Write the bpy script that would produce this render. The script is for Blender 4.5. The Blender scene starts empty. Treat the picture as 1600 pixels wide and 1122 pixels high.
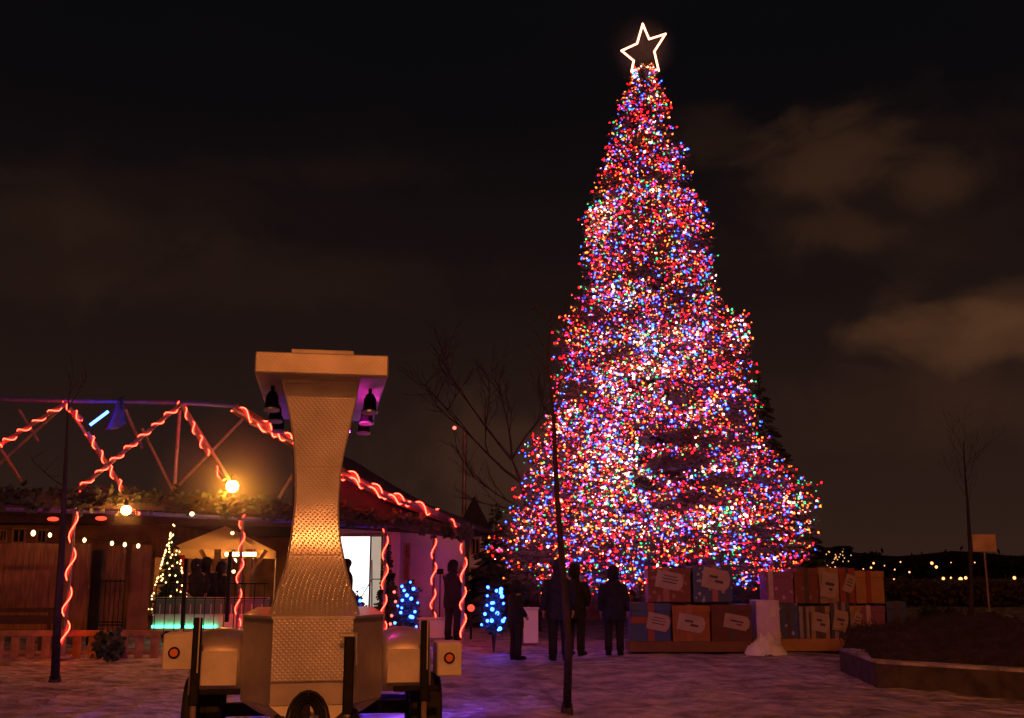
import bpy, math, random
from mathutils import Vector, Matrix, noise, Quaternion
R = math.radians
PI = math.pi
rnd = random.Random(11)
scene = bpy.context.scene
COL = scene.collection

# ------------------------------------------------------------------ camera
F = 1650.0
TH = math.atan(339.0 / F)
CAMZ = 1.6
ct, st = math.cos(TH), math.sin(TH)
cam_d = bpy.data.cameras.new('camera')
cam_d.sensor_width = 36.0
cam_d.lens = F / 1600.0 * 36.0
cam_d.clip_start = 0.05
cam_d.clip_end = 6000
cam = bpy.data.objects.new('camera', cam_d)
COL.objects.link(cam)
cam.location = (0, 0, CAMZ)
cam.rotation_euler = (PI / 2 + TH, 0, 0)
scene.camera = cam


def ray(px, py):
    u = (px - 800.0) / F
    v = (561.0 - py) / F
    return Vector((u, ct - v * st, st + v * ct))


def W(px, py, Y):
    """world point at distance Y seen at a photo position (1600 px wide)"""
    d = ray(px, py)
    return Vector((0, 0, CAMZ)) + d * (Y / d.y)


def G(px, py, z=0.0):
    d = ray(px, py)
    return Vector((0, 0, CAMZ)) + d * ((z - CAMZ) / d.z)


# ------------------------------------------------------------------ materials
def nodes(m):
    m.use_nodes = True
    return m.node_tree.nodes, m.node_tree.links


def pbr(name, col, rough=0.7, metal=0.0, var=0.25, scale=6.0, bump=0.0, bscale=40.0, stretch=(1, 1, 1), col2=None, spec=0.5):
    m = bpy.data.materials.new(name)
    n, l = nodes(m)
    b = n['Principled BSDF']
    b.inputs['Roughness'].default_value = rough
    b.inputs['Metallic'].default_value = metal
    b.inputs['Specular IOR Level'].default_value = spec
    tc = n.new('ShaderNodeTexCoord')
    mp = n.new('ShaderNodeMapping')
    mp.inputs['Scale'].default_value = stretch
    l.new(tc.outputs['Object'], mp.inputs['Vector'])
    nz = n.new('ShaderNodeTexNoise')
    nz.inputs['Scale'].default_value = scale
    nz.inputs['Detail'].default_value = 6
    l.new(mp.outputs['Vector'], nz.inputs['Vector'])
    cr = n.new('ShaderNodeValToRGB')
    lo = [c * (1 - var) for c in col]
    hi = [min(1, c * (1 + var)) for c in col] if col2 is None else col2
    cr.color_ramp.elements[0].position = 0.35
    cr.color_ramp.elements[1].position = 0.65
    cr.color_ramp.elements[0].color = (*lo, 1)
    cr.color_ramp.elements[1].color = (*hi, 1)
    l.new(nz.outputs['Fac'], cr.inputs['Fac'])
    l.new(cr.outputs['Color'], b.inputs['Base Color'])
    if bump:
        n2 = n.new('ShaderNodeTexNoise')
        n2.inputs['Scale'].default_value = bscale
        n2.inputs['Detail'].default_value = 5
        l.new(mp.outputs['Vector'], n2.inputs['Vector'])
        bp = n.new('ShaderNodeBump')
        bp.inputs['Strength'].default_value = bump
        bp.inputs['Distance'].default_value = 0.02
        l.new(n2.outputs['Fac'], bp.inputs['Height'])
        l.new(bp.outputs['Normal'], b.inputs['Normal'])
    return m


def emis(name, col, s):
    m = bpy.data.materials.new(name)
    n, l = nodes(m)
    b = n['Principled BSDF']
    b.inputs['Base Color'].default_value = (*[min(0.8, c) for c in col], 1)
    b.inputs['Emission Color'].default_value = (*col, 1)
    b.inputs['Emission Strength'].default_value = s
    return m


def tread_plate(name, col, rough, metal, cell=0.045, bd=.0042):
    """checker plate: raised lozenges in a grid, slightly dirty"""
    m = pbr(name, col, rough, metal, 0.12, 3.0)
    n, l = nodes(m)
    b = n['Principled BSDF']
    tc = n.new('ShaderNodeTexCoord')
    sx = n.new('ShaderNodeSeparateXYZ')
    l.new(tc.outputs['Object'], sx.inputs[0])

    def mth(op, a, bb=None, v=None):
        k = n.new('ShaderNodeMath')
        k.operation = op
        l.new(a, k.inputs[0])
        if bb is not None:
            l.new(bb, k.inputs[1])
        if v is not None:
            k.inputs[1].default_value = v
        return k.outputs[0]
    xy = mth('ADD', sx.outputs['X'], sx.outputs['Y'])
    a = mth('SINE', mth('MULTIPLY', xy, v=2 * PI / cell))
    c = mth('SINE', mth('MULTIPLY', sx.outputs['Z'], v=2 * PI / cell))
    h = mth('MAXIMUM', mth('MULTIPLY', a, c), v=0.25)
    bp = n.new('ShaderNodeBump')
    bp.inputs['Strength'].default_value = 1.0
    bp.inputs['Distance'].default_value = bd
    l.new(h, bp.inputs['Height'])
    # slow dents of the sheet
    nz = n.new('ShaderNodeTexNoise')
    nz.inputs['Scale'].default_value = 2.2
    l.new(tc.outputs['Object'], nz.inputs['Vector'])
    bp2 = n.new('ShaderNodeBump')
    bp2.inputs['Strength'].default_value = 0.35
    bp2.inputs['Distance'].default_value = 0.03
    l.new(nz.outputs['Fac'], bp2.inputs['Height'])
    l.new(bp2.outputs['Normal'], bp.inputs['Normal'])
    l.new(bp.outputs['Normal'], b.inputs['Normal'])
    return m


M = {}
M['plate'] = tread_plate('tread_plate', (0.60, 0.58, 0.60), 0.33, 0.6)
M['plate_head'] = tread_plate('tread_plate_head', (0.52, 0.48, 0.47), 0.5, 0.45, bd=.0022)
M['sheet'] = pbr('sheet_aluminium', (0.55, 0.50, 0.50), 0.38, 0.6, 0.15, 2.5, 0.15, 8)
M['soffitm'] = pbr('dull_sheet', (0.45, 0.42, 0.42), 0.5, 0.2, 0.2, 3)
M['trim'] = pbr('bright_trim', (0.75, 0.74, 0.72), 0.3, 0.8, 0.1)
M['offwhite'] = pbr('offwhite_paint', (0.62, 0.58, 0.52), 0.6, 0, 0.12, 5, 0.1, 20)
M['black'] = pbr('black_paint', (0.010, 0.010, 0.012), 0.6, 0, 0.3, 9, spec=.2)
M['rubber'] = pbr('rubber', (0.012, 0.012, 0.012), 0.85, 0, 0.3, 20, 0.3, 60)
M['chrome'] = pbr('galvanised', (0.7, 0.7, 0.7), 0.3, 0.9, 0.1)
M['orange'] = pbr('orange_lens', (0.75, 0.22, 0.04), 0.3, 0, 0.1)
M['pipe_bluelit'] = pbr('pipe_blue_light_tint', (0.09, 0.11, 0.42), 0.4, 0.1, 0.2, 8)  # bluish light on the pavilion pipes is put into their base colour
M['steel'] = pbr('painted_steel', (0.24, 0.18, 0.18), 0.45, 0.2, 0.15, 8)
M['darkwood'] = pbr('dark_timber', (0.05, 0.03, 0.02), 0.8, 0, 0.4, 5, 0.4, 30, (1, 1, 6))
M['wood'] = pbr('fence_timber', (0.22, 0.12, 0.06), 0.8, 0, 0.35, 4, 0.4, 25, (6, 6, 0.6))
M['wood2'] = pbr('post_timber', (0.30, 0.17, 0.08), 0.8, 0, 0.3, 5, 0.3, 30)
M['brownwall'] = pbr('brown_wall', (0.16, 0.09, 0.05), 0.85, 0, 0.3, 2, 0.2, 12)
M['evergreen'] = pbr('evergreen_needles', (0.035, 0.06, 0.028), 0.7, 0, 0.5, 5)
M['needles'] = pbr('spruce_needles', (0.12, 0.115, 0.08), 0.6, 0, 0.5, 3)
M['bark'] = pbr('bark', (0.035, 0.026, 0.02), 0.9, 0, 0.4, 9, 0.6, 30, (1, 1, 0.3))
M['twig'] = pbr('bare_twig', (0.03, 0.02, 0.018), 0.9, 0, 0.3, 12)
M['white_wall'] = pbr('white_wall', (0.68, 0.66, 0.66), 0.8, 0, 0.08, 1.5, 0.2, 9)
M['cabinet_pinklit'] = pbr('cabinet_magenta_light_tint', (0.62, 0.48, 0.78), 0.7, 0, 0.08)  # magenta bulb light on the cabinet is put into its base colour
M['pale_wall'] = pbr('pale_wall', (0.42, 0.38, 0.40), 0.8, 0, 0.25, .8, 0.3, 6)
M['roofing'] = pbr('dark_roofing', (0.016, 0.014, 0.014), 0.8, 0, 0.3, 6)
M['glass_dark'] = pbr('dark_glass', (0.01, 0.012, 0.02), 0.15, 0, 0.2)
M['canvas'] = pbr('beige_canvas', (0.62, 0.45, 0.26), 0.85, 0, 0.1, 3, 0.3, 9)
n, l = nodes(M['canvas'])
tl_n = n.new('ShaderNodeBsdfTranslucent'); tl_n.inputs['Color'].default_value = (.6, .42, .22, 1)
ms_ = n.new('ShaderNodeMixShader'); ms_.inputs[0].default_value = .5
l.new(n['Principled BSDF'].outputs[0], ms_.inputs[1]); l.new(tl_n.outputs[0], ms_.inputs[2]); l.new(ms_.outputs[0], n['Material Output'].inputs['Surface'])
M['tarp'] = pbr('blue_tarp', (0.03, 0.06, 0.25), 0.6, 0, 0.3, 6, 0.4, 9)
M['redcloth'] = pbr('red_cloth', (0.5, 0.04, 0.02), 0.6, 0, 0.2, 6, 0.3, 12)
M['clothes'] = pbr('dark_cloth', (0.012, 0.012, 0.016), 0.9, 0, 0.4, 9, 0.4, 25)
M['clothes2'] = pbr('navy_cloth', (0.014, 0.016, 0.03), 0.9, 0, 0.4, 9, 0.4, 25)
M['skin'] = pbr('skin', (0.45, 0.27, 0.2), 0.6, 0, 0.1)
M['rinkdark'] = pbr('rink_board_dark', (0.10, 0.16, 0.14), 0.6, 0, 0.1)
M['rink'] = pbr('rink_board', (0.6, 0.62, 0.6), 0.6, 0, 0.1)
M['stone'] = pbr('concrete_wall', (0.06, 0.05, 0.05), 0.9, 0, 0.45, 4, 0.7, 18)
M['soil'] = pbr('dark_soil', (0.03, 0.022, 0.018), 0.95, 0, 0.5, 5, 0.8, 20)
M['signface'] = pbr('sign_panel', (0.62, 0.42, 0.2), 0.5, 0.3, 0.15, 3, 0.2, 4)
M['snowpile'] = pbr('snow_heap', (0.72, 0.72, 0.75), 0.7, 0, 0.12, 6, 0.6, 14)
M['cable'] = pbr('green_cable', (0.01, 0.02, 0.01), 0.6)
M['faraway'] = pbr('far_trees', (0.012, 0.011, 0.009), 0.95, 0, 0.4, 0.05)
M['hill'] = pbr('far_hill', (0.02, 0.018, 0.014), 0.95, 0, 0.3, 0.01)
M['scrub'] = pbr('dry_scrub', (0.07, 0.045, 0.025), 0.95, 0, 0.4, 2)

# emitters
E = {}
E['red'] = emis('bulb_red', (1.0, 0.004, 0.007), 12.0)
E['amber'] = emis('bulb_amber', (1.0, 0.16, 0.012), 7.0)
E['blue'] = emis('bulb_blue', (0.016, 0.06, 1.0), 16.0)
E['green'] = emis('bulb_green', (0.012, 0.5, 0.14), 4.2)
E['white'] = emis('bulb_white', (1.0, 0.45, 0.42), 8.0)
E['pink'] = emis('bulb_pink', (1.0, 0.02, 0.14), 8.0)
E['rope'] = emis('rope_light_glow', (1.0, 0.020, 0.009), 40.0)
E['star'] = emis('star_neon', (1.0, 0.34, 0.18), 8.0)
E['lamp'] = emis('sodium_globe', (1.0, 0.34, 0.03), 240.0)
E['lamp2'] = emis('warm_globe', (1.0, 0.30, 0.05), 170.0)
E['warm'] = emis('warm_bulb', (1.0, 0.62, 0.22), 6.0)
E['tube'] = emis('warm_tube', (1.0, 0.55, 0.22), 9.0)
E['bluetube'] = emis('blue_tube', (0.03, 0.10, 1.0), 22.0)
E['bluebulb'] = emis('blue_festive_bulb', (0.012, 0.055, 1.0), 34.0)
E['flood'] = emis('floodlit_white_glow', (0.92, 1.0, 0.93), 1.8)
E['teal'] = emis('teal_strip', (0.04, 0.75, 0.34), 9.0)
E['city'] = emis('city_light', (1.0, 0.40, 0.13), 3.2)
E['street'] = emis('street_lamp_lens', (1.0, 0.42, 0.08), 60.0)
E['redbeacon'] = emis('red_beacon', (1.0, 0.08, 0.06), 6.0)
E['purple'] = emis('purple_led', (0.5, 0.05, 1.0), 120.0)
E['blueled'] = emis('blue_led', (0.13, 0.05, 1.0), 2200.0)
E['added_uplight'] = emis('added_uplight_glow', (1.0, 0.03, 0.5), 320.0)
E['viewerlamp'] = emis('sodium_lens', (1.0, 0.25, 0.05), 8500.0)
E['wash'] = emis('magenta_floodlight', (0.8, 0.14, 0.5), 38.0)
E['tentlamp'] = emis('tent_lamp_glow', (1.0, 0.40, 0.10), 1800.0)
E['flooddim'] = emis('floodlit_dim_glow', (0.75, 0.75, 0.55), 0.42)
E['redlamp'] = emis('red_lamp', (1.0, 0.05, 0.02), 2.5)
E['citywin'] = emis('city_window', (1.0, 0.5, 0.2), 1.2)

# snow: trampled, a little dirty, no light painted in
snow = bpy.data.materials.new('trampled_snow')
n, l = nodes(snow)
b = n['Principled BSDF']
b.inputs['Roughness'].default_value = 0.62
tc = n.new('ShaderNodeTexCoord')
n1 = n.new('ShaderNodeTexNoise'); n1.inputs['Scale'].default_value = 1.5; n1.inputs['Detail'].default_value = 8; n1.inputs['Roughness'].default_value = 0.62
n2 = n.new('ShaderNodeTexNoise'); n2.inputs['Scale'].default_value = 5.0; n2.inputs['Detail'].default_value = 6
v1 = n.new('ShaderNodeTexVoronoi'); v1.inputs['Scale'].default_value = 3.2
for q in (n1, n2, v1):
    l.new(tc.outputs['Object'], q.inputs['Vector'])
cr = n.new('ShaderNodeValToRGB')
cr.color_ramp.elements[0].position = 0.36; cr.color_ramp.elements[0].color = (0.16, 0.14, 0.14, 1)
cr.color_ramp.elements[1].position = 0.62; cr.color_ramp.elements[1].color = (0.60, 0.56, 0.62, 1)
l.new(n1.outputs['Fac'], cr.inputs['Fac'])
mx = n.new('ShaderNodeMix'); mx.data_type = 'RGBA'; mx.blend_type = 'MULTIPLY'; mx.inputs['Factor'].default_value = 0.55
cr2 = n.new('ShaderNodeValToRGB')
cr2.color_ramp.elements[0].position = 0.35; cr2.color_ramp.elements[0].color = (0.50, 0.48, 0.48, 1)
cr2.color_ramp.elements[1].position = 0.6; cr2.color_ramp.elements[1].color = (1, 1, 1, 1)
l.new(n2.outputs['Fac'], cr2.inputs['Fac'])
l.new(cr.outputs['Color'], mx.inputs['A']); l.new(cr2.outputs['Color'], mx.inputs['B'])
l.new(mx.outputs['Result'], b.inputs['Base Color'])
ad = n.new('ShaderNodeMath'); ad.operation = 'ADD'
l.new(n2.outputs['Fac'], ad.inputs[0]); l.new(v1.outputs['Distance'], ad.inputs[1])
bp = n.new('ShaderNodeBump'); bp.inputs['Strength'].default_value = 1.0; bp.inputs['Distance'].default_value = 0.14
l.new(ad.outputs[0], bp.inputs['Height']); l.new(bp.outputs['Normal'], b.inputs['Normal'])
M['snow'] = snow


# ------------------------------------------------------------------ object helpers
ROOTM = {}


def tag(o, label=None, cat=None, group=None, kind=None):
    if label: o['label'] = label
    if cat: o['category'] = cat
    if group: o['group'] = group
    if kind: o['kind'] = kind
    return o


def thing(name, label, cat, loc=(0, 0, 0), rz=0.0, group=None):
    o = bpy.data.objects.new(name, None)
    COL.objects.link(o)
    o.location = loc
    o.rotation_euler = (0, 0, rz)
    o.empty_display_size = 0.2
    ROOTM[o.name] = Matrix.Translation(Vector(loc)) @ Matrix.Rotation(rz, 4, 'Z')
    return tag(o, label, cat, group)


def rootm(o):
    while o.parent is not None:
        o = o.parent
    return ROOTM.get(o.name, Matrix.Identity(4))


class MB:
    def __init__(s):
        s.v = []; s.f = []; s.m = []; s.mi = 0

    def add(s, vs, fs):
        k = len(s.v)
        s.v += [tuple(q) for q in vs]
        s.f += [tuple(i + k for i in q) for q in fs]
        s.m += [s.mi] * len(fs)
        return s

    def box(s, c, d, rot=None):
        x, y, z = d[0] / 2, d[1] / 2, d[2] / 2
        vs = [Vector((i, j, k)) for k in (-z, z) for j in (-y, y) for i in (-x, x)]
        if rot is not None:
            vs = [rot @ q for q in vs]
        c = Vector(c)
        s.add([q + c for q in vs], [(0, 2, 3, 1), (4, 5, 7, 6), (0, 1, 5, 4), (2, 6, 7, 3), (0, 4, 6, 2), (1, 3, 7, 5)])
        return s

    def bbox(s, c, d, bv=0.01):
        """box with chamfered edges"""
        x, y, z = d[0] / 2, d[1] / 2, d[2] / 2
        bv = min(bv, x * .45, y * .45, z * .45)
        c = Vector(c)
        vs = []; idx = {}
        for sx in (-1, 1):
            for sy in (-1, 1):
                for sz in (-1, 1):
                    for ax in range(3):
                        p = [sx * (x - bv), sy * (y - bv), sz * (z - bv)]
                        p[ax] = (sx * x, sy * y, sz * z)[ax]
                        idx[(sx, sy, sz, ax)] = len(vs)
                        vs.append(Vector(p) + c)
        fs = []
        for ax in range(3):
            o1, o2 = [a for a in range(3) if a != ax]
            for sg in (-1, 1):
                q = []
                for a, bb in ((-1, -1), (1, -1), (1, 1), (-1, 1)):
                    k = [0, 0, 0]; k[ax] = sg; k[o1] = a; k[o2] = bb
                    q.append(idx[(*k, ax)])
                fs.append(tuple(q))
            for a in (-1, 1):
                for bb in (-1, 1):
                    q = []
                    for e, axx in ((-1, o1), (-1, o2), (1, o2), (1, o1)):
                        k = [0, 0, 0]; k[ax] = e; k[o1] = a; k[o2] = bb
                        q.append(idx[(*k, axx)])
                    fs.append(tuple(q))
        for sx in (-1, 1):
            for sy in (-1, 1):
                for sz in (-1, 1):
                    fs.append(tuple(idx[(sx, sy, sz, a)] for a in range(3)))
        s.add(vs, fs)
        return s

    def beam(s, a, b, w, h=None):
        a = Vector(a); b = Vector(b); h = h or w
        d = b - a
        q = d.to_track_quat('X', 'Z').to_matrix()
        return s.box((a + b) / 2, (d.length, w, h), q)

    def tube(s, pts, r, n=8, cap=True):
        pts = [Vector(p) for p in pts]
        k = len(pts)
        rs = r if isinstance(r, (list, tuple)) else [r] * k
        vs = []; fs = []
        prev = None
        for i, p in enumerate(pts):
            t = (pts[min(i + 1, k - 1)] - pts[max(i - 1, 0)])
            if t.length < 1e-9: t = Vector((0, 0, 1))
            t.normalize()
            if prev is None:
                u = t.orthogonal().normalized()
            else:
                u = prev - t * prev.dot(t)
                u = u.normalized() if u.length > 1e-6 else t.orthogonal().normalized()
            prev = u
            w = t.cross(u)
            for j in range(n):
                a = 2 * PI * j / n
                vs.append(p + (u * math.cos(a) + w * math.sin(a)) * rs[i])
        for i in range(k - 1):
            for j in range(n):
                fs.append((i * n + j, i * n + (j + 1) % n, (i + 1) * n + (j + 1) % n, (i + 1) * n + j))
        if cap and n > 2:
            fs.append(tuple(reversed(range(n))))
            fs.append(tuple((k - 1) * n + j for j in range(n)))
        return s.add(vs, fs)

    def ball(s, c, r, nu=8, nv=6, sc=(1, 1, 1)):
        c = Vector(c)
        vs = [c + Vector((0, 0, -r * sc[2]))]
        for i in range(1, nv):
            a = -PI / 2 + PI * i / nv
            for j in range(nu):
                bb = 2 * PI * j / nu
                vs.append(c + Vector((math.cos(a) * math.cos(bb) * r * sc[0], math.cos(a) * math.sin(bb) * r * sc[1], math.sin(a) * r * sc[2])))
        vs.append(c + Vector((0, 0, r * sc[2])))
        fs = [(0, 1 + (j + 1) % nu, 1 + j) for j in range(nu)]
        for i in range(nv - 2):
            for j in range(nu):
                fs.append((1 + i * nu + j, 1 + i * nu + (j + 1) % nu, 1 + (i + 1) * nu + (j + 1) % nu, 1 + (i + 1) * nu + j))
        e = len(vs) - 1
        fs += [(e, 1 + (nv - 2) * nu + j, 1 + (nv - 2) * nu + (j + 1) % nu) for j in range(nu)]
        return s.add(vs, fs)

    def octa(s, c, r, ax, ln):
        """small pointed bulb"""
        ax = ax.normalized()
        u = ax.orthogonal().normalized(); w = ax.cross(u)
        c = Vector(c)
        vs = [c - ax * r * 0.8, c + u * r, c + w * r, c - u * r, c - w * r, c + ax * r * ln]
        return s.add(vs, [(0, 2, 1), (0, 3, 2), (0, 4, 3), (0, 1, 4), (5, 1, 2), (5, 2, 3), (5, 3, 4), (5, 4, 1)])

    def quad(s, a, b, c, d):
        return s.add([a, b, c, d], [(0, 1, 2, 3)])

    def prism(s, poly, y0, y1):
        """poly of (x,z) swept along y"""
        k = len(poly)
        vs = [(x, y0, z) for x, z in poly] + [(x, y1, z) for x, z in poly]
        fs = [tuple(range(k)), tuple(reversed(range(k, 2 * k)))]
        fs += [(i, i + k, (i + 1) % k + k, (i + 1) % k) for i in range(k)]
        return s.add(vs, fs)

    def plan(s, poly, z0, z1):
        k = len(poly)
        vs = [(x, y, z0) for x, y in poly] + [(x, y, z1) for x, y in poly]
        fs = [tuple(reversed(range(k))), tuple(range(k, 2 * k))]
        fs += [(i, (i + 1) % k, (i + 1) % k + k, i + k) for i in range(k)]
        return s.add(vs, fs)

    def build(s, name, mat, parent=None, world=False, smooth=False, label=None):
        vs = [Vector(p) for p in s.v]
        me = bpy.data.meshes.new(name)
        o = bpy.data.objects.new(name, me)
        COL.objects.link(o)
        if parent is not None:
            if world:
                im = rootm(parent).inverted()
                vs = [im @ p for p in vs]
            o.parent = parent
        elif world and vs:
            lo = Vector([min(p[i] for p in vs) for i in range(3)])
            hi = Vector([max(p[i] for p in vs) for i in range(3)])
            org = Vector(((lo.x + hi.x) / 2, (lo.y + hi.y) / 2, lo.z))
            o.location = org
            ROOTM[o.name] = Matrix.Translation(org)
            vs = [p - org for p in vs]
        me.from_pydata([tuple(p) for p in vs], [], s.f)
        mats = mat if isinstance(mat, (list, tuple)) else [mat]
        for q in mats:
            me.materials.append(M[q] if q in M else E[q])
        if len(mats) > 1:
            me.polygons.foreach_set('material_index', s.m)
        if smooth:
            me.polygons.foreach_set('use_smooth', [True] * len(me.polygons))
        me.update()
        if label: o['label'] = label
        return o


def copy_tree(o, parent=None):
    c = o.copy()
    COL.objects.link(c)
    if parent is not None:
        c.parent = parent
    for ch in list(o.children):
        copy_tree(ch, c)
    return c


# ------------------------------------------------------------------ world (night sky with lit clouds)
world = bpy.data.worlds.new('World')
scene.world = world
world.use_nodes = True
n = world.node_tree.nodes; l = world.node_tree.links
n.clear()
out = n.new('ShaderNodeOutputWorld')
tc = n.new('ShaderNodeTexCoord')


def wm(op, a, bb=None, v=None, c=None):
    k = n.new('ShaderNodeMath'); k.operation = op
    for i, q in enumerate((a, bb if bb is not None else v, c)):
        if q is None: continue
        if isinstance(q, (int, float)): k.inputs[i].default_value = q
        else: l.new(q, k.inputs[i])
    return k.outputs[0]


def wnoise(scale, detail, dist=0.0, sc=(1, 1, 1)):
    mp = n.new('ShaderNodeMapping'); mp.inputs['Scale'].default_value = sc
    l.new(tc.outputs['Generated'], mp.inputs['Vector'])
    k = n.new('ShaderNodeTexNoise')
    k.inputs['Scale'].default_value = scale; k.inputs['Detail'].default_value = detail; k.inputs['Distortion'].default_value = dist
    k.inputs['Roughness'].default_value = 0.55
    l.new(mp.outputs['Vector'], k.inputs['Vector'])
    return k.outputs['Fac']


sep = n.new('ShaderNodeSeparateXYZ'); l.new(tc.outputs['Generated'], sep.inputs[0])
elev = sep.outputs['Z']
# glow of the town near the horizon
hz = wm('SMOOTH_MAX', wm('SUBTRACT', 1.0, wm('MULTIPLY', elev, 2.1)), 0.0, c=0.1)
hz = wm('POWER', hz, 1.6)
# broken thin cloud everywhere
base_n = wnoise(3.6, 7, 0.4, (1, 1, 2.2))
mr = n.new('ShaderNodeMapRange'); mr.interpolation_type = 'SMOOTHSTEP'
mr.inputs['From Min'].default_value = 0.46; mr.inputs['From Max'].default_value = 0.78
l.new(base_n, mr.inputs['Value'])
thin = wm('MULTIPLY', mr.outputs['Result'], 0.08)
# cloud banks: (px, py, half width, half height, strength)
banks = [(1285, 245, 95, 52, 1.1), (1460, 285, 62, 40, 1.0), (1320, 365, 80, 30, 0.7), (1120, 215, 70, 40, 0.4), (1390, 310, 230, 110, 0.28), (1560, 600, 160, 60, .4),
         (1520, 525, 150, 36, 1.9), (1590, 480, 60, 36, 1.2), (1395, 490, 40, 45, 0.45), (760, 740, 130, 110, 0.9), (200, 300, 190, 60, 0.2),
         (480, 440, 240, 50, 0.25), (60, 400, 160, 80, 0.3), (560, 270, 120, 30, 0.18), (1430, 640, 260, 70, 0.3)]
edge = wnoise(10.0, 8, 0.8)
wisp = wnoise(4.5, 5, 0.8, (1, 1, 2.6))
tot = None
for (px, py, hw, hh, sg) in banks:
    d = ray(px, py).normalized()
    rx = Vector((1, 0, 0)); rx = (rx - d * rx.dot(d)).normalized()
    up = rx.cross(d)

    def dt(vec):
        k = n.new('ShaderNodeVectorMath'); k.operation = 'DOT_PRODUCT'
        l.new(tc.outputs['Generated'], k.inputs[0]); k.inputs[1].default_value = vec
        return k.outputs['Value']
    a = wm('DIVIDE', dt(rx), hw / F * 1.25)
    bb = wm('DIVIDE', dt(up), hh / F * 1.25)
    r2 = wm('ADD', wm('MULTIPLY', a, a), wm('MULTIPLY', bb, bb))
    dd = wm('ADD', wm('SQRT', r2), wm('ADD', wm('MULTIPLY', wm('SUBTRACT', edge, 0.5), 1.9), wm('MULTIPLY', wm('SUBTRACT', wisp, 0.5), 1.5)))
    mr2 = n.new('ShaderNodeMapRange'); mr2.interpolation_type = 'SMOOTHSTEP'
    mr2.inputs['From Min'].default_value = 1.22; mr2.inputs['From Max'].default_value = 0.3
    l.new(dd, mr2.inputs['Value'])
    front = wm('GREATER_THAN', dt(d), 0.0)
    val = wm('MULTIPLY', wm('MULTIPLY', mr2.outputs['Result'], front), sg)
    tot = val if tot is None else wm('ADD', tot, val)
tex = wm('ADD', wm('MULTIPLY', wnoise(14, 6, 0.3), 0.7), 0.62)
cl = wm('MULTIPLY', tot, tex)


def wcol(col, fac):
    k = n.new('ShaderNodeVectorMath'); k.operation = 'SCALE'
    k.inputs[0].default_value = col
    l.new(fac, k.inputs['Scale'])
    return k.outputs['Vector']


def wadd(a, bb):
    k = n.new('ShaderNodeVectorMath'); k.operation = 'ADD'
    l.new(a, k.inputs[0]); l.new(bb, k.inputs[1])
    return k.outputs['Vector']


one = wm('ADD', 0.0, 1.0)
sky = wcol((0.0026, 0.0024, 0.0032), one)
sky = wadd(sky, wcol((0.0265, 0.0108, 0.0058), hz))
sky = wadd(sky, wcol((0.020, 0.0085, 0.0035), thin))
sky = wadd(sky, wcol((0.0195, 0.0078, 0.0028), cl))
bg = n.new('ShaderNodeBackground'); bg.inputs['Strength'].default_value = 1.0
l.new(sky, bg.inputs['Color'])
nish = n.new('ShaderNodeTexSky'); nish.sky_type = 'NISHITA'; nish.sun_disc = False
nish.sun_elevation = R(-8); nish.sun_rotation = R(200)
bg2 = n.new('ShaderNodeBackground'); bg2.inputs['Strength'].default_value = 0.05
l.new(nish.outputs['Color'], bg2.inputs['Color'])
ash = n.new('ShaderNodeAddShader')
l.new(bg.outputs[0], ash.inputs[0]); l.new(bg2.outputs[0], ash.inputs[1])
l.new(ash.outputs[0], out.inputs['Surface'])

# sodium light coming over the viewer's shoulder
sd = bpy.data.lights.new('sun', 'SUN')
sd.energy = 0.22
sd.angle = R(1.5)
sd.color = (1.0, 0.30, 0.075)
so = bpy.data.objects.new('sun', sd)
COL.objects.link(so)
SUN_EL, SUN_AZ = 20, -7      # travels towards +Y, drifting to +X
dirv = Vector((math.sin(R(SUN_AZ)) * math.cos(R(SUN_EL)), math.cos(R(SUN_AZ)) * math.cos(R(SUN_EL)), -math.sin(R(SUN_EL))))
so.rotation_euler = dirv.to_track_quat('-Z', 'Y').to_euler()
so.location = (0, -20, 20)

# ------------------------------------------------------------------ ground
def axis(a, b, n_, k):
    o = []
    for i in range(n_ + 1):
        t = i / n_
        s_ = math.sinh(k * (2 * t - 1)) / math.sinh(k)
        o.append((a + b) / 2 + (b - a) / 2 * s_)
    return o


xs = axis(-1500, 1500, 260, 7.6)
ys = [-60, -30, -15, -8, -4] + [4 * math.exp(i * 0.0125) - 4 - 2 for i in range(486)]
ys = sorted(set(ys))


def gz(x, y):
    d = math.hypot(x, y)
    z = 0.0
    if d < 90:
        k = max(0, 1 - d / 90)
        z += (noise.noise(Vector((x * .35, y * .35, 1.3))) * 0.05 + noise.noise(Vector((x * 1.7, y * 1.7, 4.3))) * 0.05 + (noise.noise(Vector((x * 3.4, y * 3.4, 7.7))) * 0.035 + max(0, noise.noise(Vector((x * 6.1, y * 6.1, 3.1)))) * 0.04) * (1 if d < 40 else 0)) * k - 0.035
    return z


gv = [(x, y, gz(x, y)) for y in ys for x in xs]
nx = len(xs)
g = MB()
g.add(gv, [(j * nx + i, j * nx + i + 1, (j + 1) * nx + i + 1, (j + 1) * nx + i) for j in range(len(ys) - 1) for i in range(nx - 1)])
go = g.build('ground', 'snow', smooth=True)
go['kind'] = 'structure'

# far hills
h = MB()
hv = []
for i in range(161):
    x = -1600 + i * 20
    hh = 14 + 7 * noise.noise(Vector((x * .004, 0, 2))) + 3 * noise.noise(Vector((x * .02, 1, 2)))
    hv += [(x, 720, -2), (x, 735, hh * .7), (x, 780, hh * 1.3), (x, 960, -2)]
h.add(hv, [(i * 4 + j, (i + 1) * 4 + j, (i + 1) * 4 + j + 1, i * 4 + j + 1) for i in range(160) for j in range(3)])
ho = h.build('hills', 'hill', smooth=True); ho['kind'] = 'structure'


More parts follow.
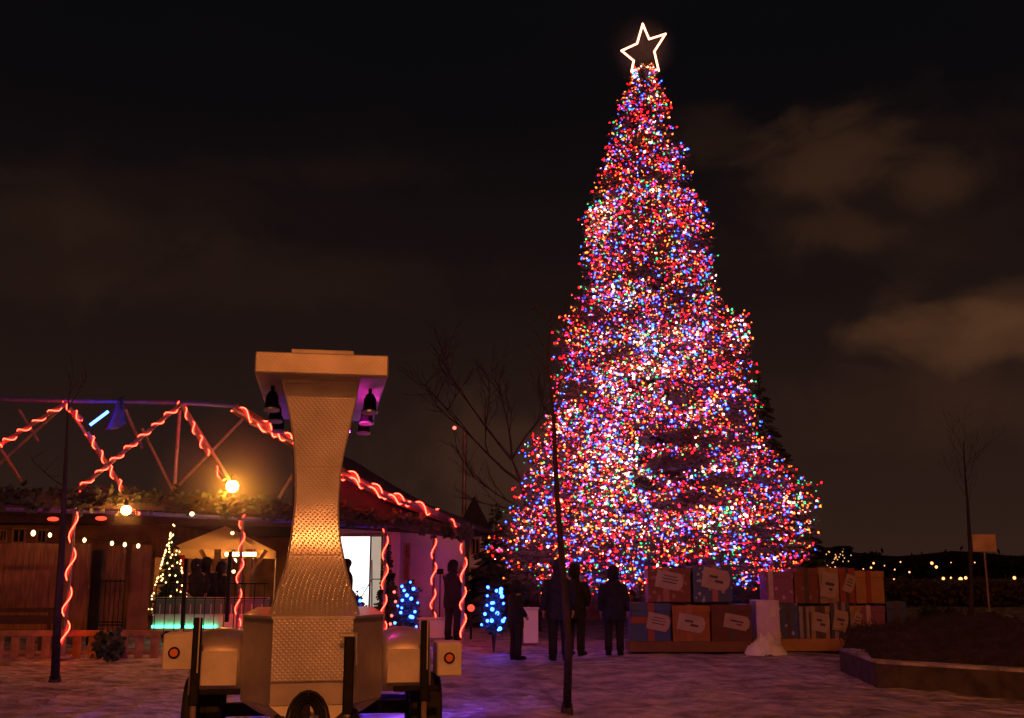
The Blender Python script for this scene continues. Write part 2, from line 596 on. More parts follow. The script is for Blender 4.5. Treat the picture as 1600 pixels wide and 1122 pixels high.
def leafcloud(mb, c, rad, cnt, size, rr, flat=1.0):
    for _ in range(cnt):
        d = Vector((rr.gauss(0, 1), rr.gauss(0, 1), rr.gauss(0, 1))).normalized() * (rr.random() ** 0.45)
        p = Vector(c) + Vector((d.x * rad[0], d.y * rad[1], d.z * rad[2]))
        u = Vector((rr.gauss(0, 1), rr.gauss(0, 1), rr.gauss(0, 1) * flat)).normalized() * size * rr.uniform(.6, 1.4)
        w = u.orthogonal().normalized() * size * 0.45
        mb.add([p, p + u * .5 + w, p + u, p + u * .5 - w], [(0, 1, 2, 3)])


# far treeline, a wood read as one mass
tl = MB()
for i in range(260):
    x = rnd.uniform(-420, 460)
    leafcloud(tl, (x, rnd.uniform(540, 600), rnd.uniform(3, 9)), (8, 6, rnd.uniform(4, 8)), 60, 3.2, rnd)
tag(tl.build('far_treeline', 'faraway'), kind='stuff')
sc_ = MB()
for i in range(420):
    x = rnd.uniform(8, 75)
    leafcloud(sc_, (x, rnd.uniform(58, 66), rnd.uniform(0.2, .8)), (1.3, 1, .75), 60, .35, rnd)
for i in range(150):
    x = rnd.uniform(-60, 8)
    leafcloud(sc_, (x, rnd.uniform(60, 66), rnd.uniform(0.3, 1.1)), (1.5, 1, .9), 60, .4, rnd)
tag(sc_.build('scrub_bank', 'scrub'), kind='stuff')

# ------------------------------------------------------------------ the big spruce
TY = 27.3
axis_x = W(1024, 985, TY).x
prof = [(98, 1000, 1012), (105, 991, 1026), (150, 974, 1040), (180, 957, 1056), (220, 949, 1054), (250, 941, 1083), (300, 924, 1087), (350, 906, 1120), (390, 903, 1108),
        (440, 904, 1124), (480, 890, 1130), (515, 853, 1166), (545, 852, 1170), (590, 856, 1177), (640, 858, 1190), (700, 810, 1207), (740, 787, 1247), (775, 797, 1263),
        (810, 774, 1282), (850, 768, 1280), (885, 778, 1264), (920, 790, 1228), (950, 800, 1200)]
tab = []
for (py, a, bb) in prof:
    pa = W(a, py, TY); pb = W(bb, py, TY)
    # vertical trunk seen with its perspective lean
    tab.append((pa.z, max(.12, axis_x - pa.x), max(.12, pb.x - axis_x)))
tab.sort()


def edges(z):
    if z <= tab[0][0]: return tab[0][1:]
    for i in range(len(tab) - 1):
        if tab[i][0] <= z <= tab[i + 1][0]:
            t = (z - tab[i][0]) / (tab[i + 1][0] - tab[i][0])
            return (tab[i][1] * (1 - t) + tab[i + 1][1] * t, tab[i][2] * (1 - t) + tab[i + 1][2] * t)
    return tab[-1][1:]


ZT = tab[-1][0]
tree = thing('spruce_tree', 'very tall conical spruce tree covered in coloured lights with a star on top', 'tree', (axis_x, TY, 0))
tr = MB()
tr.tube([(0, 0, z) for z in (-0.1, 1, 3, 6, 9, 12, 14, ZT + .1)], [.34, .3, .26, .2, .14, .09, .05, .02], 12)
tr.build('trunk', 'bark', tree, smooth=True)

# openings in the lighting seen on the camera side: (px, py, half w, half h)
gaps = [(1062, 703, 75, 9), (1000, 705, 26, 9), (1040, 738, 45, 7), (1100, 765, 45, 8), (1065, 790, 35, 9), (1180, 830, 30, 10), (1130, 700, 30, 7), (870, 548, 22, 9),
        (1120, 560, 40, 8), (990, 445, 45, 5), (930, 500, 24, 9), (1095, 385, 20, 9), (1050, 640, 26, 9), (830, 870, 32, 10), (1135, 650, 22, 14), (1180, 860, 35, 9),
        (945, 575, 30, 6), (1055, 470, 30, 5), (900, 620, 20, 9), (1015, 300, 20, 7), (960, 290, 22, 6), (1195, 755, 28, 8), (815, 905, 20, 10)]
hot = [(985, 600, 55, 60), (955, 745, 60, 65), (937, 352, 30, 28), (1150, 530, 30, 22), (1205, 905, 30, 16), (1232, 800, 34, 30), (1105, 745, 45, 12), (880, 660, 26, 30),
       (1080, 820, 60, 20), (1050, 650, 60, 22), (960, 480, 40, 20), (1010, 560, 90, 30), (1180, 600, 14, 50), (960, 830, 60, 18)]
gapw = [(W(a, b_, TY).x, W(a, b_, TY).z, c / F * TY, d / F * TY * 1.1) for a, b_, c, d in gaps]
hotw = [(W(a, b_, TY).x, W(a, b_, TY).z, c / F * TY, d / F * TY) for a, b_, c, d in hot]
br = MB(); fo = MB()
bulbs = []      # (pos, axis)
tips = []
tree_rng = random.Random(5)
NB = 2700
for i in range(NB):
    # choose a height weighted by girth
    while True:
        z = tree_rng.uniform(1.2, ZT - .1)
        a_, b_ = edges(z)
        if tree_rng.random() < ((a_ + b_) / 2) / 3.6 + .10: break
    az = tree_rng.uniform(0, 2 * PI)
    c_, s_ = math.cos(az), math.sin(az)
    w_ = (1 + c_) / 2
    rad = a_ * (1 - w_) + b_ * w_
    low = 1.8 if s_ > .3 else (1.22 if c_ < -.12 else (1.85 if c_ < .38 else 1.45))
    if z < low: continue
    nn = noise.noise(Vector((c_ * 1.6, s_ * 1.6, z * 1.1)))
    full = rad * tree_rng.uniform(.86, 1.03) * (0.97 + .12 * nn)
    if tree_rng.random() < .30: full = rad * tree_rng.uniform(.55, .85)
    droop = min(.9, rad * .22) * tree_rng.uniform(.6, 1.2)
    base = Vector((0, 0, min(z + droop, ZT)))
    tip = Vector((c_ * full, s_ * full, z))
    pts = []
    K = 6
    for k in range(K + 1):
        t = k / K
        p = base.lerp(tip, t)
        p.z += -math.sin(t * PI) * .12 * rad * .35 + (t ** 3) * .10 * min(rad, 2) - 0.1 * min(rad, 2)
        pts.append(p)
    r0 = .012 + rad * .006
    br.tube(pts, [r0 * (1 - .8 * k / K) for k in range(K + 1)], 4, False)
    side = Vector((-s_, c_, 0))
    outv = Vector((c_, s_, 0))
    nt = int(5 + full * 3.4)
    for q in range(nt):
        t = 1 - (q + tree_rng.random()) / nt * (0.62 if full > .8 else .8)
        kk = min(int(t * K), K - 1)
        p0 = pts[kk].lerp(pts[kk + 1], t * K - kk)
        L = (.18 + (1 - t) * .5 * min(1, full * .45)) * tree_rng.uniform(.7, 1.25) * (0.55 + .45 * min(1, full / 1.5))
        sg = 1 if q % 2 else -1
        dv = (side * sg * tree_rng.uniform(.5, 1) + outv * tree_rng.uniform(.4, .9) + Vector((0, 0, tree_rng.uniform(-.45, .25)))).normalized()
        p1 = p0 + dv * L
        if L > .1:
            nrm = dv.cross(Vector((0, 0, 1))).normalized() * .035
            # needle sprays: crossed ragged blades
            for s2 in range(3):
                f0 = s2 / 3
                pa = p0.lerp(p1, f0); pb = p0.lerp(p1, f0 + .42)
                wv = nrm * tree_rng.uniform(.8, 1.5)
                vv = Vector((0, 0, .032 * tree_rng.uniform(.7, 1.5)))
                fo.add([pa, pa.lerp(pb, .5) + wv, pb, pa.lerp(pb, .5) - wv], [(0, 1, 2, 3)])
                fo.add([pa, pa.lerp(pb, .5) + vv, pb, pa.lerp(pb, .5) - vv], [(0, 1, 2, 3)])
        # candidate bulb sites
        if t > .42:
            for e in range(2):
                f_ = tree_rng.random()
                pp = p0.lerp(p1, f_) + Vector((tree_rng.uniform(-.03, .03), tree_rng.uniform(-.03, .03), tree_rng.uniform(-.02, .06)))
                X, Z = pp.x + axis_x, pp.z
                dens = .62 if s_ < .25 else .28
                whiteish = 0
                if pp.y < 2.6:
                    for (gx, gz_, gw, gh) in gapw:
                        if ((X - gx) / gw) ** 2 + ((Z - gz_) / gh) ** 2 < 1.1: dens = .02
                    for (gx, gz_, gw, gh) in hotw:
                        q_ = ((X - gx) / gw) ** 2 + ((Z - gz_) / gh) ** 2
                        if q_ < 1.3 and dens > .1: dens = 1.0; whiteish = 1 - q_ / 1.3
                dens *= .65 + .6 * (noise.noise(Vector((X * 1.3, pp.y * 1.3, Z * 2.2))) + .5)
                if tree_rng.random() < dens:
                    bulbs.append((pp, dv, whiteish))
br.build('branches', 'bark', tree)
fo.build('crown', 'needles', tree)
print('bulbs', len(bulbs), 'foliage', len(fo.f))

sl = thing('string_lights', 'thousands of tiny red, blue, green and white lights wound over the tall spruce', 'string lights', (axis_x, TY, 0))
names = ['red', 'amber', 'blue', 'green', 'white', 'pink']
def pick(wh):
    r = tree_rng.random()
    if tree_rng.random() < wh * .34: return 4 if tree_rng.random() < .7 else 3
    for k, c in enumerate((.35, .61, .775, .905, .955, 1.01)):
        if r < c: return k
    return 0
# those that show largest: the camera-facing, lowest ones nearest to the viewer
order = sorted(range(len(bulbs)), key=lambda i: bulbs[i][0].y)
first = set(order[:100])
mass = MB()
for i, (p, d, wh) in enumerate(bulbs):
    k = pick(wh)
    r = tree_rng.choice((.012, .016, .020, .025, .034)) * (1.25 if k in (2, 4) else 1.0) * (1 + .15 * wh) * .93
    ax = (d + Vector((0, 0, tree_rng.uniform(-1, 1)))).normalized()
    if i in first:
        q = MB(); q.octa((0, 0, 0), r, ax, 1.7)
        o = q.build('bulb', names[k], sl); o.location = p
    else:
        mass.mi = k
        mass.octa(p, r, ax, 1.7)
mo = mass.build('bulbs', names, sl)
mo['kind'] = 'stuff'
cb = MB()
for i in range(0, len(order) - 3, 3):
    a_ = bulbs[i][0]
    b_ = bulbs[i + 1][0]
    if (a_ - b_).length < .6:
        cb.tube([a_, (a_ + b_) / 2 - Vector((0, 0, .02)), b_], .004, 3, False)
cb.build('cable', 'cable', sl)

# star
SY = TY
sp = [(515, 140), (595, 330), (800, 265), (660, 485), (715, 725), (540, 665), (375, 735), (402, 600), (250, 475), (445, 385)]
sp = [W(940 + a / 8.014, 20 + b_ / 8.014, SY) for a, b_ in sp]
sc0 = sum(sp, Vector()) / 10
star = thing('star_topper', 'outlined glowing five pointed star tilted on the tip of the spruce', 'star', (axis_x, TY, ZT))
s_ = MB()
loop = sp + [sp[0]]
for a_, b_ in zip(loop[:-1], loop[1:]):
    s_.tube([a_, b_], .026, 8)
for a_ in sp:
    s_.ball(a_, .028)
s_.build('neon_tube', 'star', star, world=True)
s_ = MB()
mid = Vector((sc0.x - .02, SY + .1, sc0.z))
s_.tube([Vector((axis_x, TY + .05, ZT - .6)), mid], .018, 6)
for a_ in sp[::2]:
    s_.tube([mid, a_ + Vector((0, .05, 0))], .009, 5)
s_.build('frame', 'black', star, world=True)


# ------------------------------------------------------------------ bare trees
def bare_tree(name, label, pts, rad, seed, branches, group=None):
    rr = random.Random(seed)
    root = thing(name, label, 'tree', pts[0], group=group)
    t = MB()
    rs = [rad * (1 - .86 * i / (len(pts) - 1)) for i in range(len(pts))]
    # root flare
    t.tube([Vector(pts[0]) - Vector((0, 0, .15)), Vector(pts[0]) + Vector((0, 0, .06))], [rad * 1.7, rad * 1.15], 9)
    t.tube(pts, rs, 9)
    t.build('trunk', 'bark', root, world=True, smooth=True)
    b_ = MB()

    def grow(p, d, L, r, depth):
        n_ = 5
        q = [p]
        dd = d.normalized()
        for k in range(n_):
            dd = (dd + Vector((rr.gauss(0, .10), rr.gauss(0, .10), rr.gauss(0, .08) + .03))).normalized()
            q.append(q[-1] + dd * L / n_)
        b_.tube(q, [r * (1 - .75 * k / n_) for k in range(n_ + 1)], 5, False)
        if depth > 0:
            for k in range(2, n_ + 1):
                for _ in range(1 if rr.random() < .6 else 2):
                    nd = (dd + Vector((rr.gauss(0, .6), rr.gauss(0, .6), rr.gauss(.15, .35)))).normalized()
                    grow(q[k], nd, L * rr.uniform(.35, .6), r * .5, depth - 1)
    for (p, d, L, r, dep) in branches:
        grow(Vector(p), Vector(d), L, r, dep)
    b_.build('crown', 'twig', root, world=True)
    return root


sap = [G(886, 1106), W(886, 1000, 12.9), W(881, 880, 12.9), W(870, 770, 12.9), W(862, 650, 12.9), W(858, 560, 12.9), W(862, 480, 12.9)]
bs = []
rr = random.Random(3)
for k in range(6):
    p = sap[4].lerp(sap[6], k / 6)
    bs.append((p, (rr.choice((-1, 1)) * rr.uniform(.5, 1), rr.uniform(-.6, .6), 1.0), .55, .008, 1))
bare_tree('bare_sapling', 'slim dark bare sapling leaning in front of the lit spruce', [q_ + Vector((.025 * math.sin(i_ * 2.1), 0, 0)) for i_, q_ in enumerate(sap)], .055, 3, bs)

lp = [G(86, 1061), W(90, 960, 16.4), W(97, 850, 16.4), W(101, 760, 16.4), W(104, 690, 16.4), W(106, 640, 16.4)]
bs = [(lp[3], (-1, .2, .5), .8, .012, 1), (lp[5], (-.3, .1, 1), .6, .012, 1), (lp[5], (.4, .3, 1), .6, .012, 1)]
bare_tree('bare_sapling', 'dark straight sapling beside the red lit pavilion post', lp, .07, 4, bs)

b0 = W(836, 900, 33)
bp_ = [Vector((b0.x, 33, 0)), W(832, 850, 33), W(826, 800, 33), W(815, 755, 33), W(800, 718, 33)]
bs = [(bp_[3], W(640, 640, 33) - W(812, 745, 33), 3.6, .05, 3), (bp_[4], W(700, 590, 33) - W(800, 718, 33), 3.4, .05, 3), (bp_[4], (-.1, 0, 1), 2.2, .04, 3),
      (bp_[2], W(770, 770, 33) - W(826, 800, 33), 2.0, .035, 3), (bp_[4], (.4, .2, 1), 2.4, .04, 3), (bp_[2], (-1, .1, .0), 2, .03, 2)]
bare_tree('bare_tree', 'spreading leafless tree reaching out between pavilion and spruce', bp_, .16, 8, bs)

b0 = G(1517, 990)
bp_ = [b0, W(1518, 930, b0.y), W(1516, 860, b0.y), W(1512, 790, b0.y), W(1508, 740, b0.y), W(1505, 690, b0.y)]
bs = []
for k in range(9):
    p = bp_[3].lerp(bp_[5], k / 9)
    bs.append((p, (rr.choice((-1, 1)) * rr.uniform(.3, .7), rr.uniform(-.6, .6), 1.0), 1.2, .007, 2))
bare_tree('bare_tree', 'thin leafless tree standing next to the small sign on a pole', bp_, .085, 12, bs)

# dark conifer behind, its edge showing beside the spruce
def conifer(name, label, loc, h, r, seed, cnt=900, mat='evergreen', z0=.3):
    rr = random.Random(seed)
    root = thing(name, label, 'tree', loc)
    t = MB(); t.tube([(0, 0, -.1), (0, 0, h)], [.03 * h, .01], 7); t.build('trunk', 'bark', root)
    f = MB()
    for i in range(cnt):
        k = rr.random() ** .7
        z = z0 + (h - z0) * (1 - k)
        rad = r * k * rr.uniform(.6, 1.0) + .03
        a = rr.uniform(0, 2 * PI)
        dv = Vector((math.cos(a), math.sin(a), 0))
        sd_ = Vector((-math.sin(a), math.cos(a), 0))
        p0 = dv * rad * .15 + Vector((0, 0, z + rad * .15))
        p1 = dv * rad + Vector((0, 0, z - rad * .12))
        for q in range(5):
            tt = .3 + .7 * q / 5
            pc = p0.lerp(p1, tt)
            for sg in (-1, 1):
                e = pc + (dv * .6 + sd_ * sg + Vector((0, 0, rr.uniform(-.3, .2)))).normalized() * (rad * .22 + .05) * rr.uniform(.7, 1.2)
                wv = Vector((0, 0, .03 + rad * .012))
                f.add([pc, pc.lerp(e, .5) + wv, e, pc.lerp(e, .5) - wv], [(0, 1, 2, 3)])
                wv = (e - pc).cross(Vector((0, 0, 1))).normalized() * (.03 + rad * .015)
                f.add([pc, pc.lerp(e, .5) + wv, e, pc.lerp(e, .5) - wv], [(0, 1, 2, 3)])
    f.build('crown', mat, root)
    return root


q = W(1200, 900, 34)
conifer('conifer', 'dark unlit conifer half hidden beside the lit spruce', (q.x, 34, 0), 8.2, 2.6, 21, 700)
q = W(775, 900, 36)
conifer('conifer', 'dark unlit conifer beyond the small white house', (q.x, 36, 0), 4.0, 1.7, 22, 400)

# ------------------------------------------------------------------ trailer with aluminium tower
D = 10.2
phi = math.atan((800 - 503) / F / (ct + math.tan(TH) * st))
axd = Vector((-math.sin(phi), math.cos(phi), 0))
root_loc = axd * D
trl = thing('tower_trailer', 'aluminium clad trailer carrying a flared tower with a wide T shaped head', 'trailer', root_loc, phi)
TM = ROOTM[trl.name]; TI = TM.inverted()


def L(px, py, yl):
    """local point of the trailer in the cross plane yl metres behind its centre"""
    d = ray(px, py)
    o = Vector((0, 0, CAMZ))
    t = (D + yl - o.dot(axd)) / d.dot(axd)
    return TI @ (o + d * t)


prof_b = [(588, 441.5, 560.5), (615, 447, 557), (640, 452, 551.5), (665, 456.5, 546.5), (695, 460, 539.5), (722, 462, 534), (750, 462.8, 530.5), (775, 462.5, 528.5), (798, 460.7, 528),
          (822, 458, 529), (844, 455, 531), (865, 451.5, 535), (884, 448, 539), (905, 441, 544), (921, 435, 548.5), (942, 428, 555), (963, 421, 561)]


def bodyY(t):   # t 0 top .. 1 bottom: the front plate leans back to the neck, then flares out
    if t < .5: return .10 * math.sin(t * PI) - .02
    return .08 - .50 * ((t - .5) / .5) ** 2.2


def resample(tb, n_):
    out_ = []
    for k in range(n_ + 1):
        y = tb[0][0] + (tb[-1][0] - tb[0][0]) * k / n_
        i = max(i_ for i_ in range(len(tb) - 1) if tb[i_][0] <= y + 1e-6)
        p = [tb[max(0, min(len(tb) - 1, i + q))] for q in (-1, 0, 1, 2)]
        t = (y - p[1][0]) / (p[2][0] - p[1][0])
        o_ = [y]
        for c_ in (1, 2):
            m1 = (p[2][c_] - p[0][c_]) / 2; m2 = (p[3][c_] - p[1][c_]) / 2
            h0, h1, h2, h3 = 2*t**3-3*t*t+1, t**3-2*t*t+t, -2*t**3+3*t*t, t**3-t*t
            o_.append(h0 * p[1][c_] + h1 * m1 + h2 * p[2][c_] + h3 * m2)
        out_.append(tuple(o_))
    return out_


bm = MB()
rows = []
for i, (py, a, c) in enumerate(resample(prof_b, 70)):
    t = (py - 588) / (963 - 588)
    yl = bodyY(t)
    pl_, pr_ = L(a, py, yl), L(c, py, yl)
    rows.append((pl_, pr_))
vs = []
for (a, c) in rows:
    bk = 1.0
    vs += [a, c, Vector((c.x, bk, c.z)), Vector((a.x, bk, a.z))]
fs = []
for i in range(len(rows) - 1):
    for j in range(4):
        fs.append((i * 4 + j, i * 4 + (j + 1) % 4, (i + 1) * 4 + (j + 1) % 4, (i + 1) * 4 + j))
fs += [(3, 2, 1, 0), tuple(len(vs) - 4 + k for k in range(4))]
bm.add(vs, fs)
tw = bm.build('tower', 'plate', trl)
tm_ = MB()
for s in (0, 1):
    pts = [r_[s] + Vector(((-.004, .004)[s], -.006, 0)) for r_ in rows]
    tm_.tube(pts, .009, 6)
for i in range(5, len(rows), 8):
    for s_i, k in ((0, .03), (1, -.03)):
        tm_.ball(rows[i][s_i] + Vector((k, -.004, 0)), .007, 6, 4)
tm_.build('edge_trim', 'trim', trl)
sm_ = MB()
for i in (2, 26, 52):
    a, c = rows[i]
    sm_.bbox(((a.x + c.x) / 2, (a.y + c.y) / 2 - .002, a.z), (c.x - a.x - .03, .008, .012), .002)
    for k in range(7):
        sm_.ball((a.x + .04 + (c.x - a.x - .08) * k / 6, a.y - .004, a.z + .022), .006, 6, 4)
sm_.build('panel_seam', 'sheet', tw)
# head
z1 = L(500, 585, -.3).z; z2 = L(500, 552, -.3).z
hw = .64
xc = (L(398, 570, -.3).x + L(607, 570, -.3).x) / 2
hw = (L(607, 570, -.3).x - L(398, 570, -.3).x) / 2
hd = MB(); hd.bbox((xc, 1.2, (z1 + z2) / 2), (2 * hw, 3.0, z2 - z1), .012)
hb = hd.build('head', 'plate_head', trl)
hd = MB(); hd.bbox((xc, 1.2, z1 - .004), (2 * hw - .03, 2.95, .008), .002); hd.build('soffit', 'soffitm', hb)
z3 = L(500, 545.5, -.28).z
tp = MB(); tp.bbox((xc + .0, 1.2, (z2 + z3) / 2 + .001), (L(553, 548, -.28).x - L(455, 548, -.28).x, 2.9, z3 - z2), .006)
tp.build('top_plate', 'soffitm', hb)
for sx in (-1, 1):
    for yy in (.35, 1.15, 1.95):
        sl_ = thing_ = MB()
        x0 = xc + sx * (hw - .14)
        sl_.tube([(x0, yy, z1 - .01), (x0, yy, z1 - .09)], .018, 8)
        sl_.tube([(x0, yy, z1 - .07), (x0, yy - .01, z1 - .12), (x0, yy - .02, z1 - .25)], [.035, .062, .07], 12)
        o = sl_.build('spotlight', 'black', trl, smooth=False)
        q_ = MB(); q_.tube([(x0, yy - .02, z1 - .245), (x0, yy - .022, z1 - .262)], [.078, .078], 14); q_.build('rim', 'trim', o)
# base box (hexagonal nose)
zb1 = L(488, 965, -.9).z
zb0 = L(488, 1065, -.9).z
xl, xr = L(425, 1000, -.9).x, L(552, 1000, -.9).x
xl2, xr2 = L(380, 1000, -.35).x, L(597, 1000, -.35).x
bb_ = MB()
bb_.plan([(xl + .004, -.88), (xr - .004, -.88), (xr2, -.38), (xr2, 1.9), (xl2, 1.9), (xl2, -.38)], .55, zb1 - .012)
bs_ = bb_.build('base_box', 'sheet', trl)
f_ = MB(); f_.bbox(((xl + xr) / 2, -.895, (zb1 + zb0) / 2), (xr - xl, .03, zb1 - zb0), .006); f_.build('front_panel', 'plate', trl)
f_ = MB()
f_.bbox(((xl2 + xr2) / 2, .75, zb1 + .0), (xr2 - xl2 + .03, 2.35, .024), .004)
f_.plan([(xl - .01, -.915), (xr + .01, -.915), (xr2 + .02, -.40), (xl2 - .02, -.40)], zb1 - .011, zb1 + .011)
f_.build('lid', 'trim', bs_)
# lower keel / hull
k_ = MB()
kz = .545
kv = [(xl, -.87, kz), (xr, -.87, kz), (xr2, -.37, kz), (xr2, 1.85, kz), (xl2, 1.85, kz), (xl2, -.37, kz),
      (xl + .2, -.95, .40), (xr - .2, -.95, .40), (xr2 - .15, -.2, .42), (xr2 - .15, 1.7, .42), (xl2 + .15, 1.7, .42), (xl2 + .15, -.2, .42)]
k_.add(kv, [(i, (i + 1) % 6, (i + 1) % 6 + 6, i + 6) for i in range(6)] + [(6, 7, 8, 9, 10, 11), (5, 4, 3, 2, 1, 0)])
k_.build('keel', 'offwhite', trl)
# chassis, axle, tongue
c_ = MB()
c_.bbox((0, .6, .36), (1.9, .12, .12)); c_.bbox((-.3, .4, .42), (.09, 3.0, .1)); c_.bbox((.3, .4, .42), (.09, 3.0, .1))
c_.beam((-.3, -1.0, .42), (0, -1.9, .43), .07, .09); c_.beam((.3, -1.0, .42), (0, -1.9, .43), .07, .09)
for sx in (-1, 1):
    c_.bbox((sx * .88, -.2, .60), (.42, .05, .05))
c_.build('chassis', 'black', trl)
c_ = MB(); c_.bbox((0, -1.98, .47), (.1, .22, .09), .02); c_.tube([(0, -1.95, .5), (0, -1.88, .58)], .015); c_.build('coupler', 'chrome', trl)
# jack at the nose
jx = L(545, 1040, -1.02).x
j = MB(); j.bbox((jx, -1.02, (1.08 + .52) / 2), (.085, .085, .62), .012)
jo = j.build('jack', 'black', trl)
j = MB(); j.tube([(jx, -1.02, .52), (jx, -1.02, .05)], .03, 12); j.bbox((jx, -1.02, .03), (.16, .16, .02)); j.build('jack_leg', 'chrome', jo)
j = MB(); j.bbox((jx - .02, -1.04, 1.12), (.13, .03, .035), .008); j.tube([(jx + .055, -1.07, 1.14), (jx + .06, -1.08, .88)], .008, 6); j.build('crank_handle', 'trim', jo)
# coiled cables at the nose
cx = L(482, 1090, -1.15).x
cc = MB()
for k in range(5):
    r_ = .12 + .02 * k
    pts = [(cx + math.sin(a * PI / 9) * r_ * (.62 + .06 * k), -1.05 - .03 * k, .42 + math.cos(a * PI / 9) * r_ * 1.35) for a in range(19)]
    cc.tube(pts, .013, 6)
cc.bbox((cx - .02, -1.02, .48), (.07, .08, .34), .01)
cc.build('cable_coil', 'rubber', trl)
# wheels, fenders, lamp boxes, outriggers
for sx, cpx, w0, w1 in ((-1, 314, 283, 345), (1, 667, 642, 693)):
    x0, x1 = L(w0, 1080, .1).x, L(w1, 1080, .1).x
    xm = (x0 + x1) / 2; ww = x1 - x0
    yw, rw = .5, .355
    t = MB()
    n_ = 32
    ringp = [(-ww / 2, rw * .62), (-ww / 2, rw * .9), (-ww * .42, rw * .985), (-ww * .14, rw), (-ww * .12, rw * .965), (ww * .12, rw * .965), (ww * .14, rw), (ww * .42, rw * .985), (ww / 2, rw * .9), (ww / 2, rw * .62)]
    vs = []; fs = []
    for i in range(n_):
        a = 2 * PI * i / n_
        for (xx, r_) in ringp:
            rr_ = r_ * (1 + (.012 if i % 2 else -.004) * (r_ > rw * .95))
            vs.append((xm + xx, yw + math.cos(a) * rr_, rw - .02 + math.sin(a) * rr_))
    K = len(ringp)
    for i in range(n_):
        for k in range(K - 1):
            fs.append((i * K + k, ((i + 1) % n_) * K + k, ((i + 1) % n_) * K + k + 1, i * K + k + 1))
    t.add(vs, fs)
    wh = t.build('wheel', 'rubber', trl)
    t = MB(); t.tube([(xm - ww * .3, yw, rw - .02), (xm + ww * .3, yw, rw - .02)], rw * .63, 20); t.tube([(xm + sx * ww * .3, yw, rw - .02), (xm + sx * ww * .36, yw, rw - .02)], .07, 12)
    t.build('rim', 'chrome', wh)
    # fender: crowned arch over the wheel
    fx0, fx1 = (L(300, 1000, .1).x, L(382, 1000, .1).x) if sx < 0 else (L(597, 1000, .1).x, L(672, 1000, .1).x)
    t = MB(); vs = []; fs = []
    NA, NC = 14, 9
    for i in range(NA + 1):
        a = PI * i / NA
        for k in range(NC):
            s = k / (NC - 1) * 2 - 1
            crown = .06 * (1 - s * s)
            rr_ = .50 + crown
            ca, sa = math.cos(a), math.sin(a)
            vs.append((fx0 + (fx1 - fx0) * (s + 1) / 2, yw - math.copysign(abs(ca) ** .55, ca) * .5, .56 + sa ** .7 * rr_))
    for i in range(NA):
        for k in range(NC - 1):
            fs.append((i * NC + k, i * NC + k + 1, (i + 1) * NC + k + 1, (i + 1) * NC + k))
    t.add(vs, fs)
    fo_ = t.build('fender', 'sheet', trl, smooth=True)
    sm = fo_.modifiers.new('thick', 'SOLIDIFY'); sm.thickness = .012
    fpx0, fpx1 = (312, 372) if sx < 0 else (606, 658)
    t = MB()
    a0, a1 = L(fpx0, 1000, -.16).x, L(fpx1, 1000, -.16).x
    t.bbox(((a0 + a1) / 2, -.13, .795), (a1 - a0, .02, .30), .004)
    t.build('mudguard_panel', 'offwhite', trl)
    # lamp box
    lb0, lb1, ly0, ly1 = (252, 303, 990, 1048) if sx < 0 else (683, 722, 1004, 1057)
    yl = -.05
    A, B = L(lb0, ly1, yl), L(lb1, ly0, yl)
    t = MB(); t.bbox(((A.x + B.x) / 2, yl + .2, (A.z + B.z) / 2), (B.x - A.x, .4, B.z - A.z), .012)
    lb = t.build('lamp_box', 'offwhite', trl)
    mpx, mpy = (272, 1020) if sx < 0 else (702, 1028)
    c = L(mpx, mpy, yl)
    t = MB(); t.tube([(c.x, yl + .002, c.z), (c.x, yl - .012, c.z)], .052, 20); mk = t.build('marker_housing', 'black', lb)
    t = MB(); t.tube([(c.x, yl - .012, c.z), (c.x, yl - .022, c.z)], [.036, .032], 20); t.build('marker_lens', 'orange', mk)
    # outrigger post
    ox = L(308 if sx < 0 else 664, 1000, -.3).x
    zt = L(308, 965 if sx < 0 else 972, -.3).z
    t = MB(); t.bbox((ox, -.3, (zt + .5) / 2), (.075, .075, zt - .5), .01)
    op = t.build('outrigger', 'black', trl)
    t = MB(); t.tube([(ox, -.3, .52), (ox, -.3, .06)], .026, 10); t.bbox((ox, -.3, .03), (.22, .22, .03)); t.bbox((ox, -.32, .30), (.2, .03, .018)); t.build('outrigger_leg', 'steel', op)
    t = MB(); t.bbox((ox + .02, -.342, (zt + .6) / 2 + .1), (.012, .008, zt - .75), .002); t.build('scale_strip', 'trim', op)
# LED lamps on the far side of the trailer that tint the snow
u_ = MB(); u_.bbox((1.16, 2.0, .42), (.12, .06, .1), .01); u_.build('led_lamp', 'blueled', trl)
u_ = MB(); u_.bbox((1.235, 2.0, .42), (.012, .22, .2), .003); u_.bbox((1.16, 1.95, .42), (.16, .012, .2), .003); u_.bbox((1.15, 2.0, .53), (.18, .22, .012), .003); u_.build('added_led_shield', 'black', trl)  # added unseen plates that keep the blue light off the sapling
u_ = MB(); u_.bbox((.1, 1.98, .42), (.6, .05, .05), .01); u_.build('tail_lamp', 'purple', trl)
u_ = MB(); u_.bbox((xc + .285, .9, 3.12), (.03, .12, .10), .005); u_.build('added_uplight', 'added_uplight', tw)  # added hidden lamp that colours the underside of the head magenta
u_ = MB(); u_.bbox((.8, 1.96, .3), (.7, .05, .06), .01); u_.build('lamp_bracket', 'black', trl)

